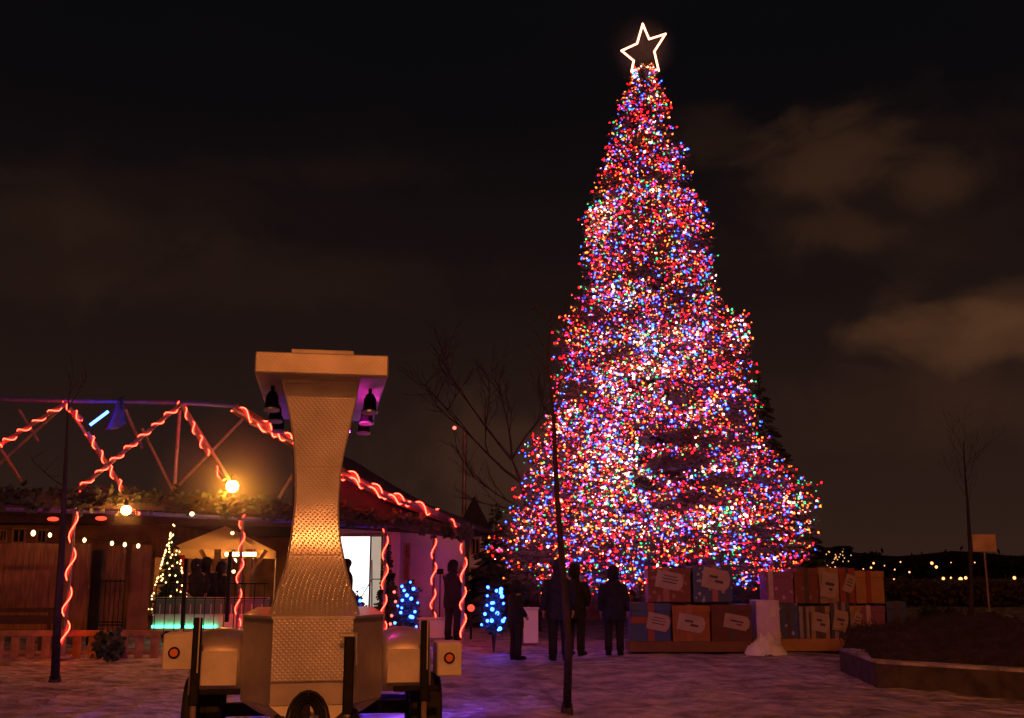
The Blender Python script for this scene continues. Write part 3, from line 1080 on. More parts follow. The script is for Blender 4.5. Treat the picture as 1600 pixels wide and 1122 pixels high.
# ------------------------------------------------------------------ pavilion
def rope(path, label, rad=.06, pitch=.36, tr_=.009, group=None, seed=0, name='rope_light', mat='rope', n=5, step=.028, member=.046):
    """flexible light rope wound round a post or beam"""
    rr = random.Random(seed)
    path = [Vector(p) for p in path]
    if member:
        mb = MB(); mb.tube(path, member, 8); mb.build('brace', 'steel', pav, world=True)
    seg = [(path[i + 1] - path[i]).length for i in range(len(path) - 1)]
    tot = sum(seg)
    pts = []
    ns = max(4, int(tot / step))
    ph = rr.uniform(0, 6)
    for k in range(ns + 1):
        d = tot * k / ns
        i = 0
        dd = d
        while i < len(seg) - 1 and dd > seg[i]:
            dd -= seg[i]; i += 1
        p = path[i].lerp(path[i + 1], min(1, dd / seg[i]))
        ax = (path[i + 1] - path[i]).normalized()
        u = ax.orthogonal().normalized()
        # start frame facing up so that windings are comparable
        ref = Vector((0, -1, 0)) if abs(ax.y) < .9 else Vector((0, 0, 1))
        u = (ref - ax * ref.dot(ax)).normalized()
        w_ = ax.cross(u)
        a = ph + 2 * PI * d / pitch + .35 * math.sin(d * 2.3 + ph)
        r_ = rad * (1 + .12 * math.sin(d * 5.1 + ph))
        pts.append(p + (u * math.cos(a) + w_ * math.sin(a)) * r_)
    mb = MB(); mb.tube(pts, tr_, n, True)
    o = mb.build(name, mat, world=True)
    return tag(o, label, 'rope light', group)


pv_loc = G(300, 1000)
pav = thing('pavilion', 'open steel truss pavilion with dark eaves outlined in red rope lights', 'pavilion', pv_loc)


def pbeam(a, b, w, name, mat, h=None, lab=None):
    mb = MB(); mb.beam(a, b, w, h)
    return mb.build(name, mat, pav, world=True, label=lab)


def depth(px):   # the front of the pavilion runs obliquely
    return 21.4 + (px - 110) / (735 - 110) * 5.1


def FP(px, py): return W(px, py, depth(px))


# columns: (px top, py top, px bottom, py bottom, Y)
colm = [(118, 770, 100, 1020, 21.4), (376, 798, 374, 990, 27.2), (601, 806, 601, 996, 27.6), (679, 812, 676, 985, 31.5), (724, 828, 724, 1000, 26.4)]
ctop = []
for (a, ya, b_, yb, Y) in colm:
    t_ = W(a, ya, Y); x0 = W(b_, yb, Y)
    mid_x = (t_.x + x0.x) / 2
    base = Vector((mid_x, Y, -.05)); top = Vector((mid_x, Y, t_.z))
    ctop.append((base, top))
    mb = MB(); mb.tube([base, top], .04, 10); mb.bbox((mid_x, Y, .03), (.3, .3, .06), .01)
    mb.build('post', 'steel', pav, world=True)
# eave beam and garland
eave = [FP(-160, 780), FP(118, 782), FP(240, 786), FP(376, 792), FP(470, 800), FP(601, 812), FP(735, 836)]
for a, b_ in zip(eave[:-1], eave[1:]):
    pbeam(a, b_, .16, 'eave_beam', 'darkwood', .30)
gar = MB()
for a, b_ in zip(eave[:-1], eave[1:]):
    nseg = int((b_ - a).length * 60)
    for k in range(nseg):
        p = a.lerp(b_, rnd.random()) + Vector((rnd.uniform(-.05, .05), rnd.uniform(-.16, .12), rnd.gauss(.04, .09)))
        leafcloud(gar, p, (.07, .07, .07), 5, .13, rnd)
tag(gar.build('evergreen_garland', 'evergreen', world=True), 'bushy evergreen garland laid along the pavilion eave', 'garland')
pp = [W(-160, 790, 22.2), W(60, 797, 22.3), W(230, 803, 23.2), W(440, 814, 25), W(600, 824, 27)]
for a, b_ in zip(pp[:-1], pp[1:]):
    mb = MB(); mb.tube([a, b_], .045, 8); mb.build('pipe_rail', 'pipe_bluelit', pav, world=True)
# ridge tube
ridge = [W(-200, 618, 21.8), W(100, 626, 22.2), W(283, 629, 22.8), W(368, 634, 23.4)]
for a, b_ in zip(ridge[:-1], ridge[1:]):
    mb = MB(); mb.tube([a, b_], .05, 8); mb.build('ridge_pipe', 'pipe_bluelit', pav, world=True)
# truss members (px pairs) front
mem = [((285, 631), (368, 765), 23.06), ((102, 629), (195, 770), 22.26), ((281, 640), (272, 772), 23.2),
       ((388, 646), (262, 776), 24.4), ((385, 640), (462, 690), 24.0), ((0, 700), (34, 752), 23.4), ((222, 670), (270, 765), 24.8), ((462, 735), (436, 778), 25.0), ((-40, 760), (102, 632), 24.6),
       ((30, 640), (60, 690), 24.6), ((196, 640), (222, 700), 24.8)]
for (a, b_, Y) in mem:
    pa, pb = W(*a, Y), W(*b_, Y + .3)
    mb = MB(); mb.tube([pa, pb], .038, 8); mb.build('brace', 'steel', pav, world=True)
# the tall roof rake on the far half
rake = [W(365, 638, 23.6), W(455, 690, 24.2), W(540, 742, 24.9), W(600, 775, 25.4), W(680, 805, 26.0), W(738, 832, 26.5)]
for a, b_ in zip(rake[:-1], rake[1:]):
    pbeam(a, b_, .14, 'rake_beam', 'darkwood', .2)
rf = MB()
low = [FP(455, 800), FP(540, 806), FP(601, 814), FP(680, 826), FP(738, 838)]
hi = rake[1:]
for k in range(len(hi) - 1):
    # pitched roof slab, from the rake down to the eave with real thickness
    a, b_, c, d = hi[k], hi[k + 1], low[min(k + 1, 4)] if k + 1 < 5 else low[-1], low[k]
    a = a + Vector((0, .12, 0)); b_ = b_ + Vector((0, .12, 0)); c = c + Vector((0, .12, 0)); d = d + Vector((0, .12, 0))
    off = Vector((0, .1, 0))
    rf.add([a, b_, c, d, a + off, b_ + off, c + off, d + off], [(0, 3, 2, 1), (4, 5, 6, 7), (0, 1, 5, 4), (2, 3, 7, 6), (0, 4, 7, 3), (1, 2, 6, 5)])
rf.build('gable_panel', 'roofing', pav, world=True)
rf = MB()
bk = [p + Vector((.6, 5.5, 0)) for p in rake]
for k in range(1, len(rake) - 1):
    a, b_, c, d = rake[k], rake[k + 1], bk[k + 1], bk[k]
    up_ = Vector((0, 0, .12)); z_ = Vector((0, .3, .11))
    vs = [a + z_, b_ + z_, c + up_, d + up_]
    vs += [q_ + Vector((0, 0, .05)) for q_ in vs]
    rf.add(vs, [(3, 2, 1, 0), (4, 5, 6, 7), (0, 1, 5, 4), (1, 2, 6, 5), (2, 3, 7, 6), (3, 0, 4, 7)])
rf.build('roof', 'roofing', pav, world=True)
# rear eave beam
rb = [W(-120, 806, 29), W(250, 812, 30), W(480, 815, 31), W(700, 828, 31.5)]
for a, b_ in zip(rb[:-1], rb[1:]):
    pbeam(a, b_, .14, 'rear_beam', 'darkwood', .3)

# rope lights on it
rope([FP(-75, 742) - Vector((0, .0, 0)), W(0, 695, 22.0), W(100, 631, 22.0)], 'red rope light climbing the slanted brace at the picture edge', seed=1, pitch=.36)
rope([W(104, 634, 22.2), W(128, 655, 22.2)], 'short red rope light just below the first roof peak', seed=2, pitch=.3)
rope([W(137, 676, 22.2), W(192, 765, 22.2)], 'red rope light coming down through the crossing of two braces', seed=3, pitch=.36)
rope([W(119, 768, 21.8), W(283, 631, 22.0)], 'red rope light rising from the first post to the second roof peak', seed=4, pitch=.36)
rope([W(286, 636, 22.9), W(326, 712, 23.0)], 'red rope light going down from the second peak towards the orange lamp', seed=5, pitch=.36)
rope([W(336, 730, 23.0), W(350, 750, 23.0)], 'tiny red rope end just over the orange lamp', seed=6, pitch=.4)
rope([W(365, 637, 23.4), W(458, 690, 24.0)], 'thick red rope light on the sloping roof edge before the tower', seed=7, rad=.11, pitch=.55, tr_=.013, member=.07)
rope([W(390, 660, 23.6), W(458, 690, 23.9)], 'second red rope light beneath the thick one before the tower', seed=17, rad=.07, pitch=.45, tr_=.014)
rope([W(534, 736, 24.6), W(600, 771, 25.2), W(684, 802, 25.8)], 'thick red rope light on the roof edge past the tower', seed=8, rad=.11, pitch=.6, tr_=.013, member=.07)
rope([W(536, 745, 24.5), W(600, 775, 25.1), W(640, 788, 25.4)], 'second red rope light lying along the roof edge past the tower', seed=18, rad=.07, pitch=.5, tr_=.014)
rope([W(700, 812, 26.1), W(718, 822, 26.2)], 'short red rope piece at the low tip of the roof', seed=9, pitch=.3)
clab = ['red rope light wound round the nearest pavilion post', 'red rope light wound round the post below the orange lamp', 'red rope light on the post beside the bright opening',
        'red rope light on the post before the pink lit wall', 'red rope light on the last post at the roof tip']
clab[0] = 'red rope light wound round the pavilion post beside the dark sapling'
czs = [(797, 1006), (798, 978), (808, 994), (830, 978), (850, 996)]
for i, ((base, top), (y0, y1)) in enumerate(zip(ctop, czs)):
    Y = base.y
    za = W(500, y0, Y).z; zb = W(500, y1, Y).z
    rope([(base.x, Y, max(.1, zb)), (base.x, Y, za)], clab[i], seed=20 + i, rad=.074, pitch=.70, tr_=.0098, member=0)
rope([W(208, 790, 22.6), W(214, 806, 22.6)], 'little red rope hook beside the round warm lamp', seed=31, pitch=.3)


def lamp(px, py, Y, r, mat, label):
    c = W(px, py, Y)
    root = thing('globe_lamp', label, 'lamp', c)
    q = MB(); q.ball((0, 0, 0), r, 16, 10); q.build('globe', mat, root, smooth=True)
    q = MB(); q.tube([(0, 0, r * .9), (0, 0, r + .12)], [.05, .035], 10); q.tube([(0, 0, r + .1), (0, .25, r + .14)], .015, 6); q.build('bracket', 'black', root)


lamp(363, 760, 23.2, .13, 'lamp', 'large orange globe lamp glaring under the pavilion brace')
lamp(197, 797, 21.6, .095, 'lamp2', 'smaller warm globe lamp on the eave near the crossed ropes')
q = MB(); a, b_ = W(141, 664, 21.9), W(169, 643, 21.9); q.tube([a, b_], .03, 8)
tb = q.build('blue_tube_lamp', 'bluetube', world=True); tag(tb, 'slanted glowing blue tube lamp near the ridge pipe', 'tube lamp')
# blue cloth hanging at the ridge
q = MB(); vs = []; fs = []
for i in range(9):
    for k in range(7):
        t = i / 8; s = k / 6
        hw_ = 4 + 16 * t
        p = W(188 - hw_ + 2 * hw_ * s - 8 * t, 622 + 46 * t + 5 * math.sin(s * 5), 22.4)
        p.y += .12 * math.sin(s * 9 + t * 2)
        vs.append(p)
for i in range(8):
    for k in range(6):
        fs.append((i * 7 + k, i * 7 + k + 1, (i + 1) * 7 + k + 1, (i + 1) * 7 + k))
q.add(vs, fs)
bl = q.build('blue_cloth', 'tarp', world=True, smooth=True); tag(bl, 'dark blue cloth gathered at the ridge pipe', 'cloth')
sm = bl.modifiers.new('thick', 'SOLIDIFY'); sm.thickness = .01
# red glowing oval lamp under eave
for (px, py, lb_) in ((83, 811, 'flat red lamp glowing under the eave by the first post'), (158, 810, 'dim flat red lamp under the eave near the warm globe')):
    c = W(px, py, 22.6)
    rt = thing('red_lamp', lb_, 'lamp', c)
    q = MB(); q.ball((0, 0, 0), .1, 12, 8, (1.2, 1, .45)); q.build('lens', 'redlamp', rt, smooth=True)
    q = MB(); q.tube([(0, 0, .04), (0, 0, .2)], .02, 6); q.build('bracket', 'black', rt)

# ------------------------------------------------------------------ timber fence, hoarding, gate, picket barrier
def boardfence(label, px0, px1, py0, py1, Y, pw, mat, name='timber_fence', jitter=.01, gap=.006):
    a = W(px0, py1, Y); b_ = W(px1, py0, Y)
    x0, x1 = a.x, b_.x
    zt = b_.z; zb = max(0, a.z)
    root = thing(name, label, 'fence', ((x0 + x1) / 2, Y, 0))
    m = MB()
    x = x0
    while x < x1:
        w_ = min(pw, x1 - x)
        m.bbox((x + w_ / 2, Y + rnd.uniform(-jitter, jitter), (zt + zb) / 2), (w_ - gap, .025, zt - zb + rnd.uniform(-.02, .02)), .003)
        x += pw
    m.build('boards', mat, root, world=True)
    m = MB()
    for z in (zb + .2, (zb + zt) / 2, zt - .15):
        m.bbox(((x0 + x1) / 2, Y + .05, z), (x1 - x0, .04, .09), .004)
    m.build('rails', mat, root, world=True)
    x = x0
    while x <= x1 + .01:
        p = MB(); p.bbox((x, Y + .10, zt / 2), (.09, .06, zt), .005); p.build('post', mat, root, world=True)
        x += max(1.6, (x1 - x0) / 3)
    return root


boardfence('tall vertical board fence glowing red behind the first post', -120, 143, 849, 985, 25.6, .22, 'wood')
boardfence('narrow strip of pale boards behind the black metal gate', 158, 197, 853, 985, 26.6, .2, 'wood')
boardfence('dark board hoarding between the metal gate and the rink', 197, 238, 853, 990, 26.0, .3, 'brownwall')
g_ = thing('metal_gate', 'black metal gate with bars before the pale boards', 'gate', (W(170, 900, 25.9).x, 25.9, 0))
m = MB()
A, B = W(145, 980, 25.9), W(199, 860, 25.9)
for z in (A.z + .05, W(170, 908, 25.9).z, W(170, 972, 25.9).z): m.beam((A.x, 25.9, z), (B.x, 25.9, z), .03)
for k in range(7):
    x = A.x + (B.x - A.x) * k / 6
    m.tube([(x, 25.9, 0), (x, 25.9, W(170, 905, 25.9).z)], .011, 6)
m.build('bars', 'black', g_, world=True)
m = MB(); m.bbox((W(151, 900, 25.9).x, 25.9, B.z / 2), (.24, .1, B.z), .01); m.build('gate_post', 'black', g_, world=True)

# low picket barrier
pk = thing('picket_barrier', 'low timber picket barrier standing along the snowy yard', 'fence', (W(120, 1000, 21.8).x, 21.8, 0))
A, B = W(-120, 988, 21.8), W(252, 988, 21.8)
m = MB()
k = 0
x = A.x
while x < B.x:
    m.bbox((x, 21.8, A.z / 2 - .01), (.17, .03, A.z + rnd.uniform(-.02, .0)), .006)
    x += .31
m.build('pickets', 'wood2', pk, world=True)
m = MB(); m.bbox(((A.x + B.x) / 2, 21.76, A.z - .02), (B.x - A.x, .045, .12), .008); m.bbox(((A.x + B.x) / 2, 21.84, .1), (B.x - A.x, .04, .07), .008)
m.build('rail', 'wood2', pk, world=True)

# bench against the fence
bn = thing('bench', 'dark wooden bench in front of the board fence', 'bench', W(10, 1000, 23.2) * 1.0)
bn.location.z = 0; ROOTM[bn.name] = Matrix.Translation(bn.location)
m = MB(); m.bbox((0, 0, .45), (1.9, .42, .05), .01); m.build('seat', 'darkwood', bn)
m = MB(); m.bbox((0, .24, .88), (1.9, .05, .1), .01); m.bbox((0, .22, .68), (1.9, .04, .18), .01); m.build('backrest', 'darkwood', bn)
for sx in (-.8, .8):
    m = MB(); m.bbox((sx, -.15, .21), (.08, .08, .43), .01); m.bbox((sx, .21, .45), (.08, .06, .9), .01); m.bbox((sx, .03, .4), (.06, .4, .05), .005); m.build('leg', 'darkwood', bn)


def shrub(name, label, loc, r, h, cnt, seed, mat='evergreen', cat='shrub', size=.1):
    rr = random.Random(seed)
    root = thing(name, label, cat, loc)
    m = MB()
    for k in range(7):
        a = rr.uniform(0, 6.28); m.tube([(0, 0, 0), (math.cos(a) * r * .3, math.sin(a) * r * .3, h * .5), (math.cos(a) * r * .6, math.sin(a) * r * .6, h * .9)], [.02, .012, .004], 5)
    m.build('stems', 'bark', root)
    m = MB()
    for k in range(9):
        a = rr.uniform(0, 6.28); q_ = rr.uniform(0, .6)
        leafcloud(m, (math.cos(a) * r * q_, math.sin(a) * r * q_, h * rr.uniform(.3, .75)), (r * .5, r * .5, h * .3), cnt // 9, size, rr)
    m.build('foliage', mat, root)
    return root


q = G(168, 1034); shrub('evergreen_shrub', 'small dark shrub before the picket barrier', q, .38, .6, 900, 41)
q = G(75, 1024) ; 

# ------------------------------------------------------------------ buildings behind
def building(name, label, px0, px1, pyt, Y, dep, wallm, roofpeak=None, wins=(), winm='glass_dark', cat='building', roofm='roofing', flat=True):
    a = W(px0, pyt, Y); b_ = W(px1, pyt, Y)
    x0, x1, zt = a.x, b_.x, a.z
    root = thing(name, label, cat, ((x0 + x1) / 2, Y + dep / 2, 0))
    m = MB(); m.box(((x0 + x1) / 2, Y + dep / 2, zt / 2 - .1), (x1 - x0, dep, zt + .2))
    m.build('wall', wallm, root, world=True)
    m = MB()
    if roofpeak:
        e = .25
        m.prism([(x0 - e, zt - .06), (x1 + e, zt - .06), (x1 + e, zt + .03), ((x0 + x1) / 2, zt + roofpeak), (x0 - e, zt + .03)], Y - e, Y + dep + e)
    else:
        m.bbox(((x0 + x1) / 2, Y + dep / 2, zt + .09), (x1 - x0 + .4, dep + .4, .17), .02)
    m.build('roof', roofm, root, world=True)
    for (wx0, wx1, wy0, wy1) in wins:
        A, B = W(wx0, wy1, Y), W(wx1, wy0, Y)
        fr = MB()
        cx_, cz_ = (A.x + B.x) / 2, (A.z + B.z) / 2
        ww, hh = B.x - A.x, B.z - A.z
        t = .06
        for dx in (-ww / 2, ww / 2): fr.bbox((cx_ + dx, Y - .03, cz_), (t, .06, hh + t), .005)
        for dz in (-hh / 2, hh / 2): fr.bbox((cx_, Y - .03, cz_ + dz), (ww - t, .06, t), .005)
        fr.bbox((cx_, Y - .025, cz_), (t * .6, .05, hh - t), .004)
        f = fr.build('window', 'wood2', root, world=True)
        p = MB(); p.box((cx_, Y - .008, cz_), (ww - t, .012, hh - t)); p.build('pane', winm, f, world=True)
    return root


building('timber_lodge', 'long low brown lodge behind the board fence', -200, 246, 818, 33, 6, 'brownwall', None, [(-30, -5, 828, 848), (0, 12, 828, 846), (20, 41, 826, 848), (58, 74, 828, 848)])
building('service_shed', 'brown shed behind the tent and the rink', 300, 470, 836, 42, 5, 'brownwall', 1.0)
building('pink_lit_building', 'pale building washed pink by the tree lights behind the posts', 616, 722, 826, 34, 6, 'pale_wall', None, [(632, 640, 850, 905)])
building('small_house', 'small pale house with dark windows behind the roof tip', 722, 760, 834, 40, 6, 'white_wall', 1.4, [(737, 749, 842, 866), (735, 752, 888, 898)], cat='house')
# kiosk with glowing panels that stand for its floodlit white opening
ki = building('kiosk', 'kiosk with a dazzling floodlit opening beside the tower', 520, 612, 826, 31.5, 4, 'white_wall', None)
A, B = W(527, 958, 31.48), W(596, 836, 31.48)
m = MB(); m.box(((A.x + B.x) / 2, 31.47, (A.z + B.z) / 2), (B.x - A.x, .02, B.z - A.z)); m.build('wall_panel', 'black', ki, world=True)
x1_ = W(579, 900, 31.45).x
m = MB(); m.box(((A.x + x1_) / 2, 31.452, (A.z + B.z) / 2), (x1_ - A.x, .012, B.z - A.z)); m.build('floodlit_glow', 'flood', ki, world=True)
m = MB(); m.box(((x1_ + B.x) / 2, 31.452, (A.z + B.z) / 2), (B.x - x1_, .012, B.z - A.z)); m.build('floodlit_glow', 'flooddim', ki, world=True)
m = MB()
for (px) in (527, 578, 596): m.bbox((W(px, 900, 31.44).x, 31.43, (A.z + B.z) / 2), (.05, .05, B.z - A.z), .004)
m.bbox(((A.x + B.x) / 2, 31.43, B.z), (B.x - A.x, .06, .1), .005)
m.build('opening_frame', 'steel', ki, world=True)
sr = thing('stair_rail', 'thin metal stair rail in front of the dazzling kiosk opening', 'rail', (W(570, 960, 30.8).x, 30.8, 0))
m = MB(); m.tube([W(556, 948, 30.8), W(581, 905, 30.8)], .015, 6); m.tube([W(556, 940, 30.8), W(556, 985, 30.8)], .015, 6); m.tube([W(581, 875, 30.8), W(581, 985, 30.8)], .02, 6); m.tube([W(581, 905, 30.8), W(600, 905, 30.8)], .015, 6)
m.build('rail', 'steel', sr, world=True)

q = W(606, 900, 29.5)
conifer('conifer', 'small dark potted conifer at the edge of the dazzling opening', (q.x, 29.5, 0), W(600, 850, 29.5).z, .42, 91, 260)
# rink edge, glowing teal
rk = thing('rink_barrier', 'low rink barrier with a glowing teal strip and pale kick rail', 'barrier', (W(310, 960, 27.6).x, 27.6, 0))
A, B = W(238, 985, 27.6), W(420, 936, 27.6)
z_s = W(300, 972, 27.6).z + .02
m = MB(); m.bbox(((A.x + B.x) / 2, 27.64, (A.z + B.z) / 2 + .12), (B.x - A.x, .05, B.z - A.z - .24), .005); m.build('board', 'rinkdark', rk, world=True)
m = MB(); m.bbox(((A.x + W(405, 970, 27.6).x) / 2, 27.595, z_s), (W(405, 970, 27.6).x - A.x, .03, .36), .004); m.build('kick_board', 'rink', rk, world=True)
m = MB(); z0_, z1_ = W(300, 981, 27.6).z, W(300, 964, 27.6).z; xr_ = W(340, 970, 27.6).x
m.bbox(((A.x + xr_) / 2, 27.53, z0_ + .03), (xr_ - A.x, .03, .05), .004); m.build('light_strip', 'teal', rk, world=True)
m = MB(); m.bbox(((A.x + xr_) / 2, 27.56, z0_ - .04), (xr_ - A.x, .12, .07), .005); m.bbox(((A.x + B.x) / 2, 27.62, B.z + .02), (B.x - A.x, .10, .05), .005); m.build('ledge', 'rink', rk, world=True)
m = MB()
x = A.x + .15
while x < B.x:
    m.bbox((x, 27.61, B.z - .28), (.02, .02, .3), .004); x += .26
m.build('balusters', 'rink', rk, world=True)
mr_ = thing('metal_railing', 'tall black metal railing in front of the rink', 'railing', (W(320, 960, 26.4).x, 26.4, 0))
A, B = W(240, 990, 26.4), W(420, 912, 26.4)
m = MB()
for z in (B.z, W(300, 935, 26.4).z, .2): m.beam((A.x, 26.4, z), (B.x, 26.4, z), .03)
k = 0; x = A.x
while x < B.x:
    m.tube([(x, 26.4, .02), (x, 26.4, B.z)], .011, 5); x += .24
m.build('bars', 'black', mr_, world=True)
for px in (290, 358):
    m = MB(); xx = W(px, 900, 26.4).x; m.bbox((xx, 26.4, W(px, 850 if px < 300 else 830, 26.4).z / 2), (.09, .09, W(px, 895, 26.4).z), .008); m.build('post', 'black', mr_, world=True)
# tent
tn = thing('canopy_tent', 'beige canopy tent behind the skating rink', 'tent', (W(330, 900, 33).x, 33.5, 0))
pk_ = W(330, 826, 34.5); e1, e2 = W(262, 858, 33), W(398, 858, 33)
m = MB(); z = e1.z
cs = [Vector((e1.x, 33, z)), Vector((e2.x, 33, z)), Vector((e2.x, 36, z)), Vector((e1.x, 36, z)), Vector(((e1.x + e2.x) / 2, 34.5, pk_.z + .08))]
m.add(cs + [Vector((p.x, p.y, p.z - .25)) for p in cs[:4]], [(0, 1, 4), (1, 2, 4), (2, 3, 4), (3, 0, 4), (5, 6, 1, 0), (6, 7, 2, 1), (7, 8, 3, 2), (8, 5, 0, 3)])
m.build('canopy', 'canvas', tn, world=True)
for p in cs[:4]:
    m = MB(); m.tube([(p.x, p.y, 0), (p.x, p.y, z)], .03, 6); m.build('leg', 'steel', tn, world=True)
tlp = thing('added_tent_lamp', 'added warm lamp that lights the beige tent from inside', 'lamp', (cs[4].x + .5, 34.2, cs[0].z - .3))  # added unseen lamp that makes the tent canvas glow
m = MB(); m.ball((0, 0, 0), .06, 10, 6); m.build('bulb', 'tentlamp', tlp)
m = MB(); m.tube([(0, 0, .04), (0, 0, .6)], .01, 5); m.tube([(0, 0, .04), (0, 0, .1)], [.09, .03], 10); m.build('shade', 'black', tlp)
# Y posts in timber
for px, Y, lb_ in ((338, 31.5, 'timber post with two slanted struts under the tent edge'), (388, 31.8, 'timber post with struts beside the glowing tube')):
    c = W(px, 900, Y)
    yp = thing('timber_post', lb_, 'post', (c.x, Y, 0))
    zt = W(px, 858, Y).z
    m = MB(); m.bbox((0, 0, zt / 2), (.16, .16, zt), .01); m.build('post', 'wood2', yp)
    for sx in (-1, 1):
        m = MB(); m.beam((sx * .05, 0, zt - .75), (sx * .5, 0, zt - .03), .1); m.build('strut', 'wood2', yp)
tb = MB(); tb.tube([W(352, 866, 30.4), W(400, 866, 30.4)], .055, 8)
tag(tb.build('tube_lamp', 'tube', world=True), 'short warm glowing tube lamp behind the roped post', 'tube lamp')
for px, py, lb_ in ((365, 893, 'small warm lantern low behind the roped post'), (363, 833, 'tiny pale lantern above the glowing tube'), (300, 803, 'tiny pale lamp on the pavilion pipe')):
    Y = 30 if py > 810 else 23.4
    c = W(px, py, Y)
    rt = thing('lantern', lb_, 'lantern', c)
    q = MB(); q.ball((0, 0, 0), .05, 10, 6); q.build('glass', 'warm', rt)
    q = MB(); q.tube([(0, 0, .04), (0, 0, .09)], [.04, .01], 8); q.tube([(0, 0, .08), (0, .02, .25)], .006, 5); q.build('cap', 'black', rt)

# festoon bulbs on the lodge
fs_pts = [(-40, 826), (52, 833), (78, 836), (132, 844), (175, 849), (195, 851), (216, 853), (236, 850)]
fe = thing('festoon_lights', 'string of small warm bulbs hung above the board fence', 'festoon lights', W(132, 844, 25.3))
m = MB(); wp = [W(a, b_ - 3, 25.3) for a, b_ in fs_pts]; m.tube(wp, .008, 5); m.build('cable', 'cable', fe, world=True)
for a, b_ in fs_pts[1:7]:
    m = MB(); c = W(a, b_, 25.3); m.ball((0, 0, 0), .042 if a > 60 else .055, 8, 6, (1, 1, 1.3)); o = m.build('bulb', 'warm', fe); o.location = ROOTM[fe.name].inverted() @ c

# small tree with warm lights
c = W(262, 985, 28.6); c.z = 0
hgt = W(262, 826, 28.6).z
st_ = conifer('small_christmas_tree', 'small christmas tree with warm white lights beside the rink', c, hgt, .55, 51, 260, z0=.4)
m = MB()
rr = random.Random(9)
wl = thing('string_lights', 'warm white lights on the small christmas tree by the rink', 'string lights', c)
for k in range(90):
    t = rr.random(); z = .5 + (hgt - .4) * t; r_ = .55 * (1 - t) + .03; a = rr.uniform(PI, 2 * PI)
    q = MB(); q.octa((0, 0, 0), .024, Vector((0, 0, 1)), 1.5); o = q.build('bulb', 'warm', wl); o.location = (math.cos(a) * r_, math.sin(a) * r_, z)
m = MB()
pts = [(math.cos(a * .35) * (.56 * (1 - a / 90) + .03), math.sin(a * .35) * (.56 * (1 - a / 90) + .03), .5 + (hgt - .4) * a / 90) for a in range(90)]
m.tube(pts, .005, 3); m.build('cable', 'cable', wl)
# star hook on it
# red draped figure shape = cloth covered stand
c = Vector((W(281, 900, 29.0).x, 29.0, 0))
rc = thing('red_stand', 'red cloth draped over a stand beside the small lit tree', 'stand', c)
m = MB(); vs = []; fs = []
for i in range(9):
    t = i / 8
    r_ = .10 + .24 * t ** .8
    for k in range(20):
        a = 2 * PI * k / 20
        rr_ = r_ * (1 + .12 * math.sin(a * 6) * t)
        vs.append((rr_ * math.cos(a), rr_ * math.sin(a), 2.15 - 1.5 * t))
for i in range(8):
    for k in range(20): fs.append((i * 20 + k, (i + 1) * 20 + k, (i + 1) * 20 + (k + 1) % 20, i * 20 + (k + 1) % 20))
fs.append(tuple(range(20)))
m.add(vs, fs); m.build('cloth', 'redcloth', rc, smooth=True)
m = MB(); m.tube([(0, 0, 0), (0, 0, 2.1)], .05, 8); m.bbox((0, 0, .03), (.6, .6, .06), .01); m.build('stand', 'darkwood', rc)

# ------------------------------------------------------------------ blue lit shrubs
def lit_shrub(px, py0, py1, Y, r, cnt, label, seed):
    c = W(px, 900, Y); z0_ = max(.1, W(px, py1, Y).z); z1_ = W(px, py0, Y).z
    root = shrub('lit_shrub', label, (c.x, Y, 0), r, z1_, 700, seed)
    rr = random.Random(seed)
    sl2 = thing('string_lights', label.replace('shrub', 'lights on the shrub') if False else 'deep blue bulbs on the ' + label, 'string lights', (c.x, Y, 0))
    P_ = []
    for k in range(cnt):
        t = (k + rr.uniform(.2, .8)) / cnt
        z = z0_ + (z1_ - z0_) * t
        x = r * .75 * math.sin(k * 2.4 + seed) * (1 - .3 * t)
        y = -r * (.65 + .3 * rr.random())
        x += rr.uniform(-.3, .3) * r; z += rr.uniform(-.05, .05); q = MB(); q.ball((0, 0, 0), rr.choice((.026, .034, .042)), 8, 6); o = q.build('bulb', 'bluebulb', sl2); o.location = (x, y, z)
        P_.append((x, y, z))
    q = MB(); q.tube(P_, .006, 4); q.build('cable', 'cable', sl2)


lit_shrub(562, 918, 962, 27.0, .28, 5, 'shrub half hidden by the tower foot', 61)
lit_shrub(640, 908, 982, 26.0, .40, 17, 'shrub between the roped posts', 62)
lit_shrub(772, 915, 985, 23.5, .27, 20, 'shrub near the low spruce branches', 63)
# red bulbs behind
c = W(616, 950, 26.6)
rl = thing('string_lights', 'few red bulbs hanging near the post by the kiosk', 'string lights', (c.x, 26.6, c.z))
P_ = []
for (px, py) in ((604, 996), (612, 962), (618, 940), (610, 975), (622, 985), (616, 925)):
    q = MB(); q.ball((0, 0, 0), .035, 8, 6); o = q.build('bulb', 'redbeacon', rl); o.location = W(px, py, 26.6) - Vector((c.x, 26.6, c.z)); P_.append(o.location.copy())
q = MB(); q.tube(P_, .006, 4); q.build('cable', 'cable', rl)
rg = thing('red_lamp', 'red lamp glowing low behind the last roped post', 'lamp', (W(736, 950, 28).x, 28, 0))
zz = W(736, 950, 28).z
q = MB(); q.ball((0, 0, zz), .09, 12, 8); q.build('lens', 'redlamp', rg); q = MB(); q.tube([(0, .06, 0), (0, .06, zz)], .03, 6); q.build('post', 'black', rg)
